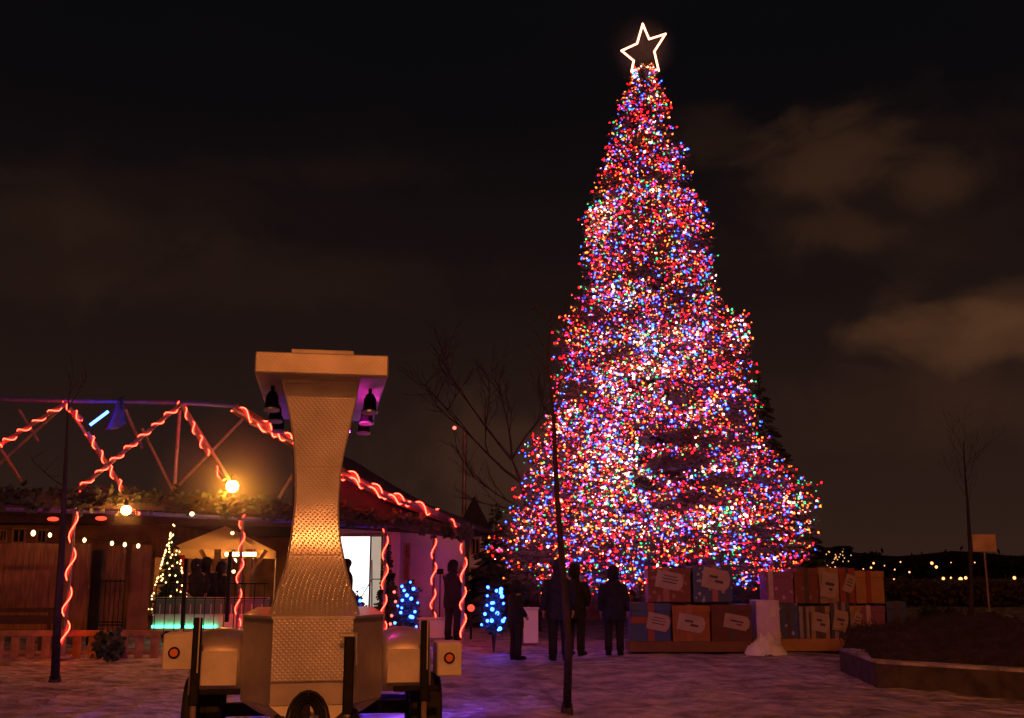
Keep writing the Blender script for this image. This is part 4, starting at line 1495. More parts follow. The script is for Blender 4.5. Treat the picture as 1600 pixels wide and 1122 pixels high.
# low red-lit wall between posts
lw = thing('low_wall', 'low rail wall catching red light behind the last two posts', 'wall', (W(700, 985, 28.8).x, 28.8, 0))
A, B = W(655, 985, 28.8), W(726, 968, 28.8)
m = MB(); m.bbox(((A.x + B.x) / 2, 28.8, B.z / 2), (B.x - A.x, .2, B.z), .01); m.bbox(((A.x + B.x) / 2, 28.78, B.z + .03), (B.x - A.x + .1, .3, .05), .01); m.build('wall', 'white_wall', lw, world=True)

c = W(688, 893, 32.6)
fl_ = thing('floodlight', 'small magenta floodlight washing the pale wall', 'floodlight', (c.x, 32.6, 0))
m = MB(); m.bbox((0, 0, c.z), (.16, .05, .12), .01); m.build('lens', 'wash', fl_)
m = MB(); m.bbox((0, -.045, c.z), (.2, .03, .16), .01); m.tube([(0, -.05, 0), (0, -.05, c.z - .08)], .02, 6); m.build('stand', 'black', fl_)
# lamp post behind the roof tip
c = W(724, 900, 43)
lpz = W(724, 668, 43).z
sp_ = thing('lamp_post', 'tall slim lamp post with a small red light rising behind the roof', 'lamp post', (c.x, 43, 0))
m = MB(); m.tube([(0, 0, 0), (0, 0, lpz)], [.11, .075], 10); m.build('pole', 'steel', sp_)
m = MB(); m.tube([(0, 0, lpz - .05), (-.25, 0, lpz + .02), (-.42, 0, lpz)], .03, 6); m.build('arm', 'steel', sp_)
m = MB(); m.ball((-.42, -.02, lpz - .02), .075, 10, 8); m.build('beacon', 'redbeacon', sp_)


# ------------------------------------------------------------------ gift boxes round the spruce
giftmats = {}
def gm(name, c, c2=None, sc=9, style=None):
    if name in giftmats: return name
    m = pbr(name, c, .55, 0, .15, 3)
    if style:
        n_, l_ = nodes(m)
        b_ = n_['Principled BSDF']
        tc_ = n_.new('ShaderNodeTexCoord')
        sp2 = n_.new('ShaderNodeSeparateXYZ')
        l_.new(tc_.outputs['Object'], sp2.inputs[0])
        v_ = n_.new('ShaderNodeTexVoronoi'); v_.inputs['Scale'].default_value = sc
        l_.new(tc_.outputs['Object'], v_.inputs['Vector'])
        t_ = n_.new('ShaderNodeMath')
        if style == 'dots':
            t_.operation = 'LESS_THAN'; t_.inputs[1].default_value = .28; l_.new(v_.outputs['Distance'], t_.inputs[0])
        else:
            a_ = n_.new('ShaderNodeMath'); a_.operation = 'PINGPONG'; a_.inputs[1].default_value = 1.0 / sc
            l_.new(sp2.outputs['X'], a_.inputs[0])
            t_.operation = 'LESS_THAN'; t_.inputs[1].default_value = .5 / sc; l_.new(a_.outputs[0], t_.inputs[0])
        mx_ = n_.new('ShaderNodeMix'); mx_.data_type = 'RGBA'
        l_.new(t_.outputs[0], mx_.inputs['Factor'])
        mx_.inputs['A'].default_value = (*c, 1); mx_.inputs['B'].default_value = (*c2, 1)
        l_.new(mx_.outputs['Result'], b_.inputs['Base Color'])
    M[name] = m
    giftmats[name] = m
    return name


gm('wrap_red', (.25, .04, .02)); gm('wrap_blue', (.03, .06, .22)); gm('wrap_orange', (.26, .085, .02)); gm('wrap_tan', (.30, .2, .13))
gm('wrap_dark', (.05, .04, .05)); gm('wrap_purple_dots', (.20, .06, .16), (.45, .2, .4), 7, 'dots'); gm('wrap_red_dots', (.15, .035, .03), (.26, .13, .12), 7, 'dots')
gm('wrap_blue_dots', (.04, .06, .18), (.3, .35, .5), 8, 'dots'); gm('wrap_stripes', (.30, .2, .13), (.07, .05, .05), 4.5, 'stripes'); gm('wrap_maroon', (.09, .02, .02)); gm('plinth_wood', (.13, .05, .02)); gm('wrap_ochre', (.34, .17, .06)); gm('wrap_stripes_b', (.05, .05, .09), (.25, .22, .25), 4, 'stripes')
gm('ribbon_pink', (.32, .11, .14)); gm('ribbon_orange', (.3, .11, .04)); gm('ribbon_white', (.45, .33, .4)); gm('tag_board', (.36, .27, .27)); gm('ribbon_dark', (.06, .03, .04)); gm('ink', (.05, .03, .05))
tag_lines = [[(0, .25, .5, .05), (0, .08, .6, .05), (0, -.1, .55, .06)], [(-.1, .1, .3, .12), (.12, -.1, .3, .14)], [(0, .05, .5, .12), (.1, -.15, .2, .1)]]


def gift(label, px0, px1, py0, py1, Y, mat, rib, tagpos=None, rx=.5, ry=None, dep=.75, rot=0, tl_=0, tilt=.2, z0=None):
    Y = Y + rnd.uniform(-.05, .10)
    a = W(px0 + .8, py1, Y); b_ = W(px1 - .8, py0 + rnd.uniform(-3, 3), Y)
    w_ = b_.x - a.x; hh = b_.z - a.z
    rot = rot + rnd.uniform(-.05, .05)
    zb = max(.0, a.z) if z0 is None else z0
    root = thing('gift_box', label, 'gift box', ((a.x + b_.x) / 2, Y, zb), rot)
    m = MB(); m.bbox((0, dep / 2, hh * .40), (w_ - .03, dep - .03, hh * .8), .01); m.build('box', mat, root)
    m = MB(); m.bbox((0, dep / 2 - .002, hh * .885), (w_ - .008, dep, hh * .2), .008); m.build('lid', mat, root)
    m = MB()
    rw_ = .10 * w_ + .04
    xx = (rx - .5) * w_
    m.bbox((xx, -.006, hh / 2), (rw_, .012, hh - .02), .003); m.bbox((xx, dep / 2, hh + .004), (rw_, dep, .012), .003)
    if ry is not None:
        zz_ = hh * ry
        m.bbox((-w_ / 4 + xx / 2 - rw_ / 4, -.006, zz_), (w_ / 2 + xx - rw_ / 2 - .012, .010, rw_), .003)
        m.bbox((w_ / 4 + xx / 2 + rw_ / 4, -.006, zz_), (w_ / 2 - xx - rw_ / 2 - .012, .010, rw_), .003)
    m.build('ribbon', rib, root)
    if tagpos:
        tx, tz, tw_, th_ = tagpos
        q_ = Matrix.Rotation(tilt, 3, 'Y')
        c = Vector(((tx - .5) * w_, -.03, tz * hh))
        m = MB()
        ph = [(-.5, -.5), (.38, -.5), (.5, -.2), (.5, .2), (.38, .5), (-.5, .5)]
        poly = [(q_ @ Vector((x * tw_ * w_, 0, z * th_ * hh))) for x, z in ph]
        poly = [(c.x + p.x, c.z + p.z) for p in poly]
        m.prism(poly, -.04, -.02)
        tg = m.build('gift_tag', 'tag_board', root)
        m = MB()
        for (lx, lz, lw, lh) in tag_lines[tl_ % 3]:
            p = q_ @ Vector((lx * tw_ * w_, 0, lz * th_ * hh))
            m.box((c.x + p.x, -.044, c.z + p.z), (lw * tw_ * w_, .004, lh * th_ * hh), q_)
        m.build('print', 'ink', tg)
    return root


GY = 23.5
GRP = None
gift('lower dark blue gift box crossed by red ribbon, beside the standing person', 985, 1049, 942, 1003, GY, 'wrap_blue', 'wrap_red', (.68, .5, .55, .42), .5, .55, tl_=0)
gift('lower orange gift box with a pinkish tilted tag in the middle of its row', 1050, 1110, 942, 1003, GY, 'wrap_orange', 'ribbon_orange', (.5, .5, .7, .45), .45, None, tl_=1)
gift('lower dark red gift box with a tilted tag, next to the snow heap', 1111, 1175, 942, 1003, GY, 'wrap_maroon', 'ribbon_dark', (.62, .52, .62, .38), .5, None, tl_=2)
gift('upper dark red gift box with a large blank tag under the spruce', 1012, 1080, 884, 941, GY + .02, 'wrap_red_dots', 'ribbon_pink', (.5, .62, .62, .5), .42, None, tl_=0)
gift('upper dark blue gift box with a large tag printed in bold', 1082, 1145, 884, 941, GY + .02, 'wrap_blue_dots', 'ribbon_pink', (.58, .62, .68, .55), .55, None, tl_=1)
# right-hand stack recedes a little
gift('lower dark blue gift box beside the pink lit cabinet', 1218, 1248, 944, 998, GY + .3, 'wrap_blue_dots', 'ribbon_dark', None)
gift('lower gift box with narrow dark stripes near the pink lit cabinet', 1249, 1266, 944, 998, GY + .3, 'wrap_stripes_b', 'ribbon_dark', None)
gift('lower gift box with a pale tilted tag and dark squares', 1267, 1297, 944, 999, GY + .3, 'wrap_stripes', 'ribbon_dark', (.5, .5, .85, .55), tl_=1)
gift('lower striped gift box with a small pale tag and one notch', 1298, 1328, 944, 999, GY + .3, 'wrap_stripes_b', 'ribbon_dark', (.5, .5, .7, .55), tl_=2)
gift('lower tan gift box with a narrow slanted tag', 1329, 1346, 944, 999, GY + .3, 'wrap_tan', 'ribbon_orange', (.5, .5, .7, .6), tl_=0, tilt=.35)
gift('lower purple dotted gift box with a pale ribbon at the end of the row', 1347, 1384, 944, 999, GY + .3, 'wrap_purple_dots', 'ribbon_white', None, .3)
gift('upper purple dotted gift box above the pink lit cabinet', 1196, 1240, 889, 943, GY + .32, 'wrap_purple_dots', 'ribbon_white', None, .2)
gift('upper red dotted gift box between the purple and the tan ones', 1241, 1279, 889, 943, GY + .32, 'wrap_red_dots', 'ribbon_dark', None, .5)
gift('upper tan gift box with a wide pale tag', 1280, 1311, 889, 943, GY + .32, 'wrap_tan', 'ribbon_orange', (.5, .5, .8, .7), tl_=2)
gift('upper dark red gift box with a slanted tag beside the tan one', 1312, 1336, 889, 943, GY + .32, 'wrap_red', 'ribbon_dark', (.6, .55, .6, .5), tl_=0, tilt=.35)
gift('upper orange gift box with a dark red ribbon at the end', 1337, 1382, 889, 943, GY + .32, 'wrap_ochre', 'wrap_red', None, .45)
gift('single dark blue gift box on the ground past the end of the rows', 1387, 1416, 940, 999, GY + .5, 'wrap_blue', 'ribbon_dark', None)
# base planks
for (p0, p1, y0, y1, Y, lb_) in ((983, 1178, 1002, 1016, GY, 'long brown plank plinth under the first row of gift boxes'), (1218, 1388, 998, 1012, GY + .3, 'long plank plinth under the second row of gift boxes')):
    A, B = W(p0, y1, Y), W(p1, y0, Y)
    m = MB(); m.bbox(((A.x + B.x) / 2, Y + .36, max(.0, B.z) / 2), (B.x - A.x, .84, max(.05, B.z)), .01)
    o = m.build('plinth', 'plinth_wood' if p0 < 1000 else 'wrap_ochre', world=True); tag(o, lb_, 'plinth')
# cabinet
A, B = W(1183, 992, GY + .1), W(1217, 938, GY + .1)
cbn = thing('cabinet', 'pale pink lit cabinet with a panelled door between the gift box rows', 'cabinet', ((A.x + B.x) / 2, GY + .1, 0))
w_ = B.x - A.x
m = MB(); m.bbox((0, .3, B.z / 2), (w_, .6, B.z), .01); m.build('body', 'cabinet_pinklit', cbn)
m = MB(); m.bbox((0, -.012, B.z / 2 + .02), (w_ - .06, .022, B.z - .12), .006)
dr = m.build('door', 'cabinet_pinklit', cbn)
m = MB(); m.bbox((.1, -.03, B.z * .78), (.14, .02, .22), .005); m.ball((-.14, -.045, B.z * .5), .018); m.build('door_trim', 'white_wall', dr)

# small pale cabinet behind persons
A, B = W(818, 988, 26.5), W(841, 952, 26.5)
m = MB(); m.bbox(((A.x + B.x) / 2, 26.7, B.z / 2), (B.x - A.x, .4, B.z), .015); m.bbox(((A.x + B.x) / 2, 26.7, B.z + .02), (B.x - A.x + .05, .46, .04), .01)
tag(m.build('utility_box', 'white_wall', world=True), 'small pale utility box behind the people', 'box')
# brown hoarding behind under the spruce
boardfence('low ochre board fence seen between the people below the branches', 836, 990, 930, 975, 40, .3, 'wood2')
# snow heap
hp = MB(); vs = []; fs = []
c = Vector((W(1196, 1014, 23.05).x, 23.05, 0))
for i in range(25):
    for k in range(17):
        u, v = i / 24 * 2 - 1, k / 16 * 2 - 1
        r2 = u * u + v * v
        z = max(-.05, .34 * (1 - r2 * 1.0)) * (1 + .9 * noise.noise(Vector((u * 3, v * 3, 5)))) + .05 * noise.noise(Vector((u * 9, v * 9, 2)))
        vs.append(c + Vector((u * .45, v * .32, z)))
for i in range(24):
    for k in range(16): fs.append((i * 17 + k, (i + 1) * 17 + k, (i + 1) * 17 + k + 1, i * 17 + k + 1))
hp.add(vs, fs)
tag(hp.build('snow_heap', 'snowpile', world=True, smooth=True), 'lumpy heap of snow before the pink lit cabinet', 'snow heap')

# ------------------------------------------------------------------ sign on pole
c = G(1549, 986)
sg = thing('sign_board', 'blank orange lit rectangular sign on a slim pole', 'sign', c)
z0_, z1_ = W(1541, 862, c.y).z, W(1541, 835, c.y).z
m = MB(); m.tube([(0, 0, -.05), (0, 0, z1_)], .035, 8); m.build('pole', 'steel', sg)
ww = 36 / F * c.y
m = MB(); m.bbox((0, -.05, (z0_ + z1_) / 2), (ww, .015, z1_ - z0_), .004); pl2 = m.build('panel', 'signface', sg)
m = MB()
for dz in (-.12, .12): m.bbox((0, -.036, (z0_ + z1_) / 2 + dz), (ww * .8, .012, .03), .003)
m.build('bracket', 'chrome', pl2)

# ------------------------------------------------------------------ planter wall and soil
zt_ = .34
fl = G(1326, 1018, zt_)
P1 = G(1311, 1014, zt_); P2 = G(1368, 1034, zt_); P3 = G(1640, 1050, zt_); P0 = G(1368, 992, zt_); P4 = G(1640, 985, zt_)
P3 = P2 + (P3 - P2) * 1.6
wl_ = thing('planter_wall', 'low concrete planter wall dusted with snow around dark soil', 'wall', (P2.x, P2.y, 0))
path = [P0, P1, P2, P3]
for a, b_ in zip(path[:-1], path[1:]):
    d = (b_ - a); d.z = 0
    nn = Vector((-d.y, d.x, 0)).normalized()
    inn = nn if nn.dot(Vector((3, 6, 0))) > 0 else -nn
    if a is P0: inn = Vector((1, .2, 0)).normalized()
    wv = inn * .45
    m = MB()
    m.add([Vector((a.x, a.y, -.1)), Vector((b_.x, b_.y, -.1)), Vector((b_.x, b_.y, -.1)) + wv, Vector((a.x, a.y, -.1)) + wv,
           Vector((a.x, a.y, zt_ - .03)), Vector((b_.x, b_.y, zt_ - .03)), Vector((b_.x, b_.y, zt_ - .03)) + wv, Vector((a.x, a.y, zt_ - .03)) + wv],
          [(0, 3, 2, 1), (4, 5, 6, 7), (0, 1, 5, 4), (1, 2, 6, 5), (2, 3, 7, 6), (3, 0, 4, 7)])
    m.build('stone_edge', 'stone', wl_, world=True)
m = MB()
sn = [P1 + Vector((.02, .02, 0)), P2 + Vector((.02, .03, 0)), P3 + Vector((0, .03, 0)), P3 + Vector((0, .46, 0)), P2 + Vector((.1, .48, 0)), P1 + Vector((.5, .2, 0))]
m.add([Vector((p.x, p.y, zt_ - .028)) for p in sn] + [Vector((p.x, p.y, zt_ + .01)) for p in sn], [(6, 7, 10, 11), (7, 8, 9, 10), (0, 1, 7, 6), (1, 2, 8, 7), (2, 3, 9, 8), (3, 4, 10, 9), (4, 5, 11, 10), (5, 0, 6, 11)])
m.build('snow_cap', 'snow', wl_, world=True)
m = MB(); vs = []; fs = []
NXs, NYs = 110, 70
for i in range(NXs):
    for k in range(NYs):
        u, v = i / (NXs - 1), k / (NYs - 1)
        fr_ = P1.lerp(P2, min(1, u * 5)) if u < .2 else P2.lerp(P3, (u - .2) / .8)
        fr_ = fr_ + Vector((.25, .3, 0))
        bkp = Vector((P0.x + (u ** 1.2) * (P3.x - P0.x + 2), P0.y + 2 + u * 2, 0))
        p = fr_.lerp(bkp, v)
        z = .28 + math.sin(v * PI) * (.08 + .46 * u) + .16 * noise.noise(Vector((p.x * 1.4, p.y * 1.4, 0))) * (1 if 0 < v < 1 else 0) + .13 * noise.noise(Vector((p.x * 4.2, p.y * 4.2, 0)))
        if v > .98: z = -.1
        vs.append((p.x, p.y, z))
for i in range(NXs - 1):
    for k in range(NYs - 1): fs.append((i * NYs + k, (i + 1) * NYs + k, (i + 1) * NYs + k + 1, i * NYs + k + 1))
m.add(vs, fs); o = m.build('soil_mound', 'soil', smooth=True); o['kind'] = 'structure'
# dead stalks in the bed
m = MB()
rr = random.Random(77)
for k in range(1100):
    i_ = rr.randrange(len(vs)); x, y, z = vs[i_]
    x += rr.uniform(-.1, .1); y += rr.uniform(-.1, .1)
    hgt_ = rr.uniform(.05, .22)
    m.tube([(x, y, z - .02), (x + rr.gauss(0, .05), y + rr.gauss(0, .05), z + hgt_ * .6), (x + rr.gauss(0, .12), y + rr.gauss(0, .1), z + hgt_)], [.008, .006, .003], 4, False)
o = m.build('dead_stalks', 'twig'); o['kind'] = 'stuff'
q = G(1466, 975); shrub('low_shrub', 'low dark shrub on the snowy strip beyond the planter', q, .75, .55, 1100, 71, size=.14)

# ------------------------------------------------------------------ people
def skinmesh(name, verts, edges_, radii, root=0, sub=1):
    me = bpy.data.meshes.new(name)
    me.from_pydata(verts, edges_, [])
    o = bpy.data.objects.new(name, me)
    COL.objects.link(o)
    md = o.modifiers.new('skin', 'SKIN'); md.use_smooth_shade = True
    me.skin_vertices[0].data
    for i, r in enumerate(radii):
        sv = me.skin_vertices[0].data[i]
        sv.radius = (r, r) if not isinstance(r, tuple) else r
        sv.use_root = (i == root)
    ss = o.modifiers.new('sub', 'SUBSURF'); ss.levels = sub; ss.render_levels = sub
    dg = bpy.context.evaluated_depsgraph_get()
    ev = o.evaluated_get(dg)
    res = bpy.data.meshes.new_from_object(ev)
    bpy.data.objects.remove(o)
    return res


def figure(arms):
    """arms: for each side (elbow, wrist) ; faces -Y. returns meshes"""
    V = []; Eg = []; Ra = []

    def add(p, r, par=None):
        V.append(p); Ra.append(r)
        if par is not None: Eg.append((par, len(V) - 1))
        return len(V) - 1
    pel = add((0, 0, .95), .13)
    ch = add((0, .005, 1.22), .125, pel)
    uc = add((0, .01, 1.40), .10, ch)
    nk = add((0, .005, 1.50), .052, uc)
    hb_ = add((0, -.01, 1.585), .075, nk)
    hm = add((0, -.015, 1.65), .088, hb_)
    ht = add((0, -.005, 1.715), .06, hm)
    ns_ = add((0, -.115, 1.62), .014, hm)
    for s in (-1, 1):
        hp_ = add((s * .095, 0, .88), .095, pel)
        kn = add((s * .11, -.015, .49), .062, hp_)
        an = add((s * .115, .01, .09), .042, kn)
        te = add((s * .13, -.13, .04), .035, an)
        sh = add((s * .185, .01, 1.40), .062, uc)
        el, wr = arms[0 if s < 0 else 1]
        e_ = add((s * el[0], el[1], el[2]), .045, sh)
        w_ = add((s * wr[0], wr[1], wr[2]), .028, e_)
        dv = (Vector((s * wr[0], wr[1], wr[2])) - Vector((s * el[0], el[1], el[2]))).normalized()
        wp_ = Vector((s * wr[0], wr[1], wr[2]))
        sd_ = dv.cross(Vector((1, 0, 0)) * s)
        sd_ = sd_.normalized() if sd_.length > .1 else Vector((0, -1, 0))
        pm = add(tuple(wp_ + dv * .055), .03, w_)
        for k, ln in enumerate((.062, .072, .068, .052)):
            o_ = sd_ * (.027 - .018 * k)
            b1 = add(tuple(wp_ + dv * .095 + o_), .010, pm)
            b2 = add(tuple(wp_ + dv * (.095 + ln * .55) + o_ + Vector((-s * .008, 0, 0))), .009, b1)
            add(tuple(wp_ + dv * (.095 + ln * .95) + o_ + Vector((-s * .022, 0, 0))), .008, b2)
        t1 = add(tuple(wp_ + dv * .05 + sd_ * .045), .011, pm)
        add(tuple(wp_ + dv * .085 + sd_ * .06), .009, t1)
    body = skinmesh('person_body', V, Eg, Ra)

    def mesh_of(mb, nm):
        me = bpy.data.meshes.new(nm); me.from_pydata([tuple(p) for p in mb.v], [], mb.f)
        me.polygons.foreach_set('use_smooth', [True] * len(me.polygons)); return me
    # coat: lofted torso + tapering sleeves
    ct_ = MB(); rings = [(.70, .215, .165), (.80, .225, .17), (.95, .21, .16), (1.10, .20, .155), (1.25, .215, .16), (1.36, .215, .15), (1.43, .16, .12), (1.48, .09, .085), (1.53, .085, .085)]
    vs = []; fs = []; N_ = 18
    for (z, a, b_) in rings:
        for k in range(N_):
            t = 2 * PI * k / N_
            vs.append((a * math.cos(t), b_ * math.sin(t) + .005, z + .008 * math.sin(3 * t)))
    for i in range(len(rings) - 1):
        for k in range(N_): fs.append((i * N_ + k, i * N_ + (k + 1) % N_, (i + 1) * N_ + (k + 1) % N_, (i + 1) * N_ + k))
    ct_.add(vs, fs)
    for s in (-1, 1):
        el, wr = arms[0 if s < 0 else 1]
        S = Vector((s * .175, .01, 1.395)); El = Vector((s * el[0], el[1], el[2])); Wr = Vector((s * wr[0], wr[1], wr[2]))
        ct_.tube([S, S.lerp(El, .5), El, El.lerp(Wr, .5), Wr], [.085, .075, .066, .06, .05], 12)
    coat = mesh_of(ct_, 'coat')
    tr_ = MB()
    for s in (-1, 1):
        tr_.tube([(s * .09, 0, .95), (s * .1, 0, .78), (s * .11, -.015, .49), (s * .113, .005, .25), (s * .115, .01, .10)], [.115, .105, .082, .075, .078], 12)
    tr_m = mesh_of(tr_, 'trousers')
    bt = MB()
    for s in (-1, 1):
        bt.tube([(s * .115, .02, .19), (s * .115, .015, .06), (s * .118, .01, .0)], [.072, .062, .06], 12)
        bt.tube([(s * .117, .05, .045), (s * .122, -.06, .045), (s * .13, -.17, .035)], [.052, .052, .038], 10)
    boots = mesh_of(bt, 'boots')
    ha = MB(); ha.ball((0, .0, 1.675), .112, 14, 8, (1, 1.08, .95)); ha.tube([(0, 0.05, 1.50), (0, 0.03, 1.60), (0, .01, 1.67)], [.10, .118, .115], 14)
    hat = mesh_of(ha, 'hat')
    ey = MB()
    for s in (-1, 1): ey.ball((s * .032, -.098, 1.655), .011, 8, 6)
    eyes = mesh_of(ey, 'eyes')
    return body, coat, tr_m, boots, hat, eyes


down = ((.25, .03, 1.12), (.26, -.06, .88))
pocket = ((.29, .05, 1.14), (.20, -.13, .97))
photo_ = ((.24, -.14, 1.22), (.07, -.27, 1.50))
figs = [figure((down, down)), figure((pocket, pocket)), figure((photo_, photo_))]


def person(label, px, pyfeet, Y, hgt, rz, fig, cm='clothes', tm2='clothes', z=0.0, hood=True):
    c = W(px, 900, Y)
    root = thing('person', label, 'person', (c.x, Y, z), rz)
    body, coat, tr_m, boots, hat, eyes = figs[fig]
    b_ = bpy.data.objects.new('body', body); COL.objects.link(b_); b_.parent = root
    for nm, me, mt in (('coat', coat, cm), ('trousers', tr_m, tm2), ('boots', boots, 'black'), ('hat', hat, cm), ('eyes', eyes, 'black')):
        me2 = me
        if not me2.materials: me2.materials.append(M[mt])
        o = bpy.data.objects.new(nm, me2); COL.objects.link(o); o.parent = root
    if not body.materials: body.materials.append(M['skin'])
    s = hgt / 1.76
    root.scale = (s * 1.04, s * 1.04, s)
    return root


person('person in a dark coat standing on the snow beside the gift boxes', 958, 1018, 22.6, 1.80, PI - .1, 0, 'clothes2')
person('person in dark clothes partly hidden behind the leaning sapling', 873, 1030, 21.2, 1.92, PI + .15, 0)
person('person in a dark jacket with folded arms just past the sapling', 898, 1012, 22.5, 1.84, PI - .5, 1)
person('person in a dark parka standing alone near the blue lit shrub', 806, 1024, 21.4, 1.52, PI / 2 + .5, 1)
person('person in silhouette before the dazzling kiosk opening', 541, 985, 29.5, 2.05, PI / 2, 1)
person('person in silhouette between the last two roped posts', 708, 985, 28.0, 2.0, 2.6, 2)
person('person in a black jacket behind the rink railing', 306, 985, 29.2, 2.05, .6, 1)
person('person in dark clothes beside the timber strut post', 346, 985, 30.0, 2.0, 2.4, 0)
person('person in dark clothes close to the one at the railing', 322, 985, 29.8, 2.1, 2.9, 0)

# ------------------------------------------------------------------ city far away
rr = random.Random(101)
cb_ = thing('apartment_building', 'distant apartment building with a few lit windows on the far shore', 'building', (W(1310, 900, 500).x, 505, 0))
A, B = W(1286, 900, 500), W(1332, 858, 500)
m = MB(); m.box(((A.x + B.x) / 2, 506, B.z / 2), (B.x - A.x, 12, B.z)); m.box((B.x - 3, 506, B.z / 2 + 1), (5, 12, B.z + 1)); m.build('wall', 'faraway', cb_, world=True)
for k in range(26):
    px = rr.uniform(1288, 1331); py = rr.uniform(861, 888)
    if px > 1315: py = rr.uniform(857, 880)
    c = W(px, py, 499.9)
    m = MB(); m.box((c.x, 499.8, c.z), (.45, .1, .5)); m.build('window', 'citywin', cb_, world=True)
m = MB(); m.box(((A.x + B.x) / 2, 506, B.z + .4), (B.x - A.x + 1, 13, .7)); m.build('roof', 'faraway', cb_, world=True)
lights = [(1365, 880, 1.5), (1361, 887, 1.4), (1407, 878, 1), (1398, 890, 1), (1397, 905, 1.2), (1421, 894, 1.3), (1417, 907, 1.1), (1438, 908, 1.5), (1456, 880, 2.2), (1463, 886, 2.1), (1474, 904, 2.2), (1479, 906, 1.7),
          (1486, 903, 1.5), (1501, 905, 2.9), (1509, 903, 2.2), (1585, 903, 2.3), (1523, 879, .9), (1486, 879, .7), (1540, 906, 1.0), (1560, 908, .7), (1382, 884, .8), (1349, 889, .8), (1295, 893, .8), (1305, 886, .8), (1584, 919, .9)]
sl0 = None
for (px, py, s) in lights:
    Y = 460
    c = W(px, py, Y)
    zb = c.z
    if sl0 is None:
        sl0 = thing('street_lamp', 'tiny warm street lamp on the far dark shore', 'street lamp', (c.x, Y, zb), group='street lamps on the far shore')
        m = MB(); m.ball((0, 0, 0), .30, 8, 6); m.build('head', 'city', sl0)
        m = MB(); m.tube([(0, .2, -5), (0, .2, .35)], .08, 5); m.build('pole', 'black', sl0)
        o = sl0
    else:
        o = copy_tree(sl0)
        o.location = (c.x, Y, zb)
    o.scale = (s, s, s)
# the sodium lamp behind the viewer that lights the trailer
c = (-axd.x * 9.0, -axd.y * 9.0, 0)
nl = thing('street_lamp', 'sodium street lamp behind the viewer, facing the trailer', 'street lamp', c, phi)
m = MB(); m.tube([(0, -.8, 0), (0, -.8, 13.7)], [.12, .07], 10); m.tube([(0, -.8, 13.7), (0, -.5, 13.95), (0, 0, 14.0)], .04, 8); m.build('pole', 'steel', nl)
m = MB(); m.bbox((0, .1, 14.0), (.3, .7, .10), .03); hd_ = m.build('head', 'black', nl)
m = MB(); m.ball((0, .15, 13.90), .16, 14, 10, (1, 1.4, .8)); m.build('lens', 'viewerlamp', hd_, smooth=True)
# nearer sodium lamp lighting the strip beyond the planter (stands outside the view)
c = (30.5, 48, 0)
nl = thing('street_lamp', 'tall sodium street lamp lighting the snow past the sign', 'street lamp', c)
m = MB(); m.tube([(0, 0, 0), (0, 0, 8)], [.12, .07], 10); m.tube([(0, 0, 8), (-.6, 0, 8.3), (-1.4, 0, 8.35)], .04, 8); m.build('pole', 'steel', nl)
m = MB(); m.bbox((-1.6, 0, 8.35), (.6, .25, .12), .03); hd_ = m.build('head', 'black', nl)
m = MB(); m.bbox((-1.6, 0, 8.27), (.5, .2, .04), .01); m.build('lens', 'street', hd_)

# ------------------------------------------------------------------ render settings
scene.view_settings.view_transform = 'Standard'
scene.view_settings.look = 'None'
scene.view_settings.exposure = 0
scene.view_settings.gamma = 1
cy = scene.cycles
cy.use_denoising = True
cy.max_bounces = 6
cy.diffuse_bounces = 3
cy.glossy_bounces = 3
cy.sample_clamp_indirect = 4
cy.use_light_tree = True


# added volumes that imitate lens bloom round the globes, star, shrubs and spruce
mh = MB()
bloom_c = []
for (px, py, Y, r_) in ((363, 760, 23.2, 1.95), (197, 797, 21.6, .62), (1006, 78, 27.3, 1.2), (562, 938, 27.0, .55), (640, 945, 26.0, .75), (772, 950, 23.5, .62)):
    k0 = len(mh.v)
    cc_ = W(px, py, Y)
    bloom_c.append((cc_, r_))
    mh.ball(cc_, r_, 28, 20)
    for i in range(k0, len(mh.v)):
        d_ = Vector(mh.v[i]) - cc_
        f_ = 1.0
        mh.v[i] = tuple(cc_ + d_ * f_)
mh.mi = 1
vs = []; fs = []
NR, NA_ = 44, 30
for i in range(NR + 1):
    z = 1.0 + (ZT - .3 - 1.0) * i / NR
    a_, b_ = edges(z)
    for k in range(NA_):
        a = 2 * PI * k / NA_
        w_ = (1 + math.cos(a)) / 2
        rd = (a_ * (1 - w_) + b_ * w_) * .97 + .02
        vs.append((axis_x + rd * math.cos(a), TY + rd * math.sin(a), z))
for i in range(NR):
    for k in range(NA_):
        fs.append((i * NA_ + k, i * NA_ + (k + 1) % NA_, (i + 1) * NA_ + (k + 1) % NA_, (i + 1) * NA_ + k))
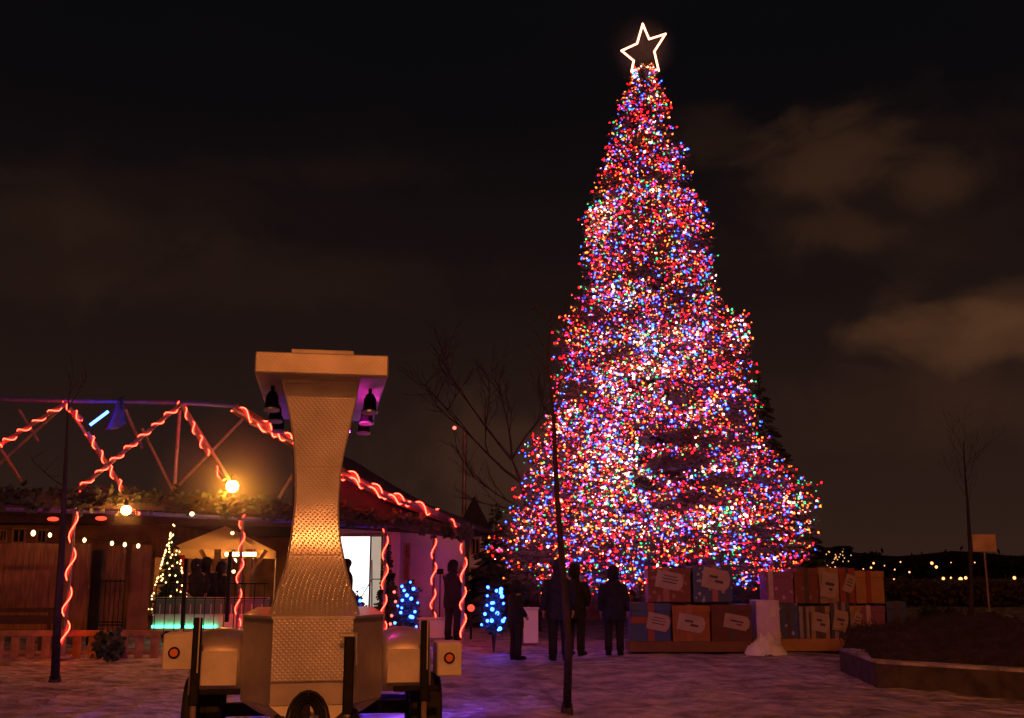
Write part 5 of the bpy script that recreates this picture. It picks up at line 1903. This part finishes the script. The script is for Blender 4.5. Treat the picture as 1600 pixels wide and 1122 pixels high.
fs.append(tuple(reversed(range(NA_)))); fs.append(tuple(NR * NA_ + k for k in range(NA_)))
mh.add(vs, fs)


def bloom_mat(name, dens):
    hm_ = bpy.data.materials.new(name)
    n, l = nodes(hm_)
    n.clear()
    o_ = n.new('ShaderNodeOutputMaterial'); v_ = n.new('ShaderNodeVolumePrincipled')
    v_.inputs['Color'].default_value = (.9, .9, .9, 1)
    v_.inputs['Density'].default_value = dens
    v_.inputs['Anisotropy'].default_value = 0.2
    l.new(v_.outputs[0], o_.inputs['Volume'])
    M[name] = hm_


bloom_mat('lamp_bloom', 0.065)
# the bloom volume thins out away from each light
n, l = nodes(M['lamp_bloom'])
vol = [q for q in n if q.type == 'PRINCIPLED_VOLUME'][0]
tcv = n.new('ShaderNodeTexCoord')
acc = None
for (c_c, c_r) in bloom_c:
    d1 = n.new('ShaderNodeVectorMath'); d1.operation = 'DISTANCE'; l.new(tcv.outputs['Object'], d1.inputs[0]); d1.inputs[1].default_value = c_c
    m1 = n.new('ShaderNodeMapRange'); m1.interpolation_type = 'LINEAR'
    m1.inputs['From Min'].default_value = 0; m1.inputs['From Max'].default_value = c_r * .98
    m1.inputs['To Min'].default_value = 1; m1.inputs['To Max'].default_value = 0
    l.new(d1.outputs['Value'], m1.inputs['Value'])
    p1 = n.new('ShaderNodeMath'); p1.operation = 'POWER'; p1.inputs[1].default_value = 1.7
    l.new(m1.outputs['Result'], p1.inputs[0])
    if acc is None: acc = p1.outputs[0]
    else:
        a1 = n.new('ShaderNodeMath'); a1.operation = 'ADD'; l.new(acc, a1.inputs[0]); l.new(p1.outputs[0], a1.inputs[1]); acc = a1.outputs[0]
k1 = n.new('ShaderNodeMath'); k1.operation = 'MULTIPLY'; k1.inputs[1].default_value = 0.20
l.new(acc, k1.inputs[0]); l.new(k1.outputs[0], vol.inputs['Density'])
bloom_mat('tree_bloom', 0.024)
hz_o = mh.build('bloom_volumes', ['lamp_bloom', 'tree_bloom']); hz_o['kind'] = 'stuff'
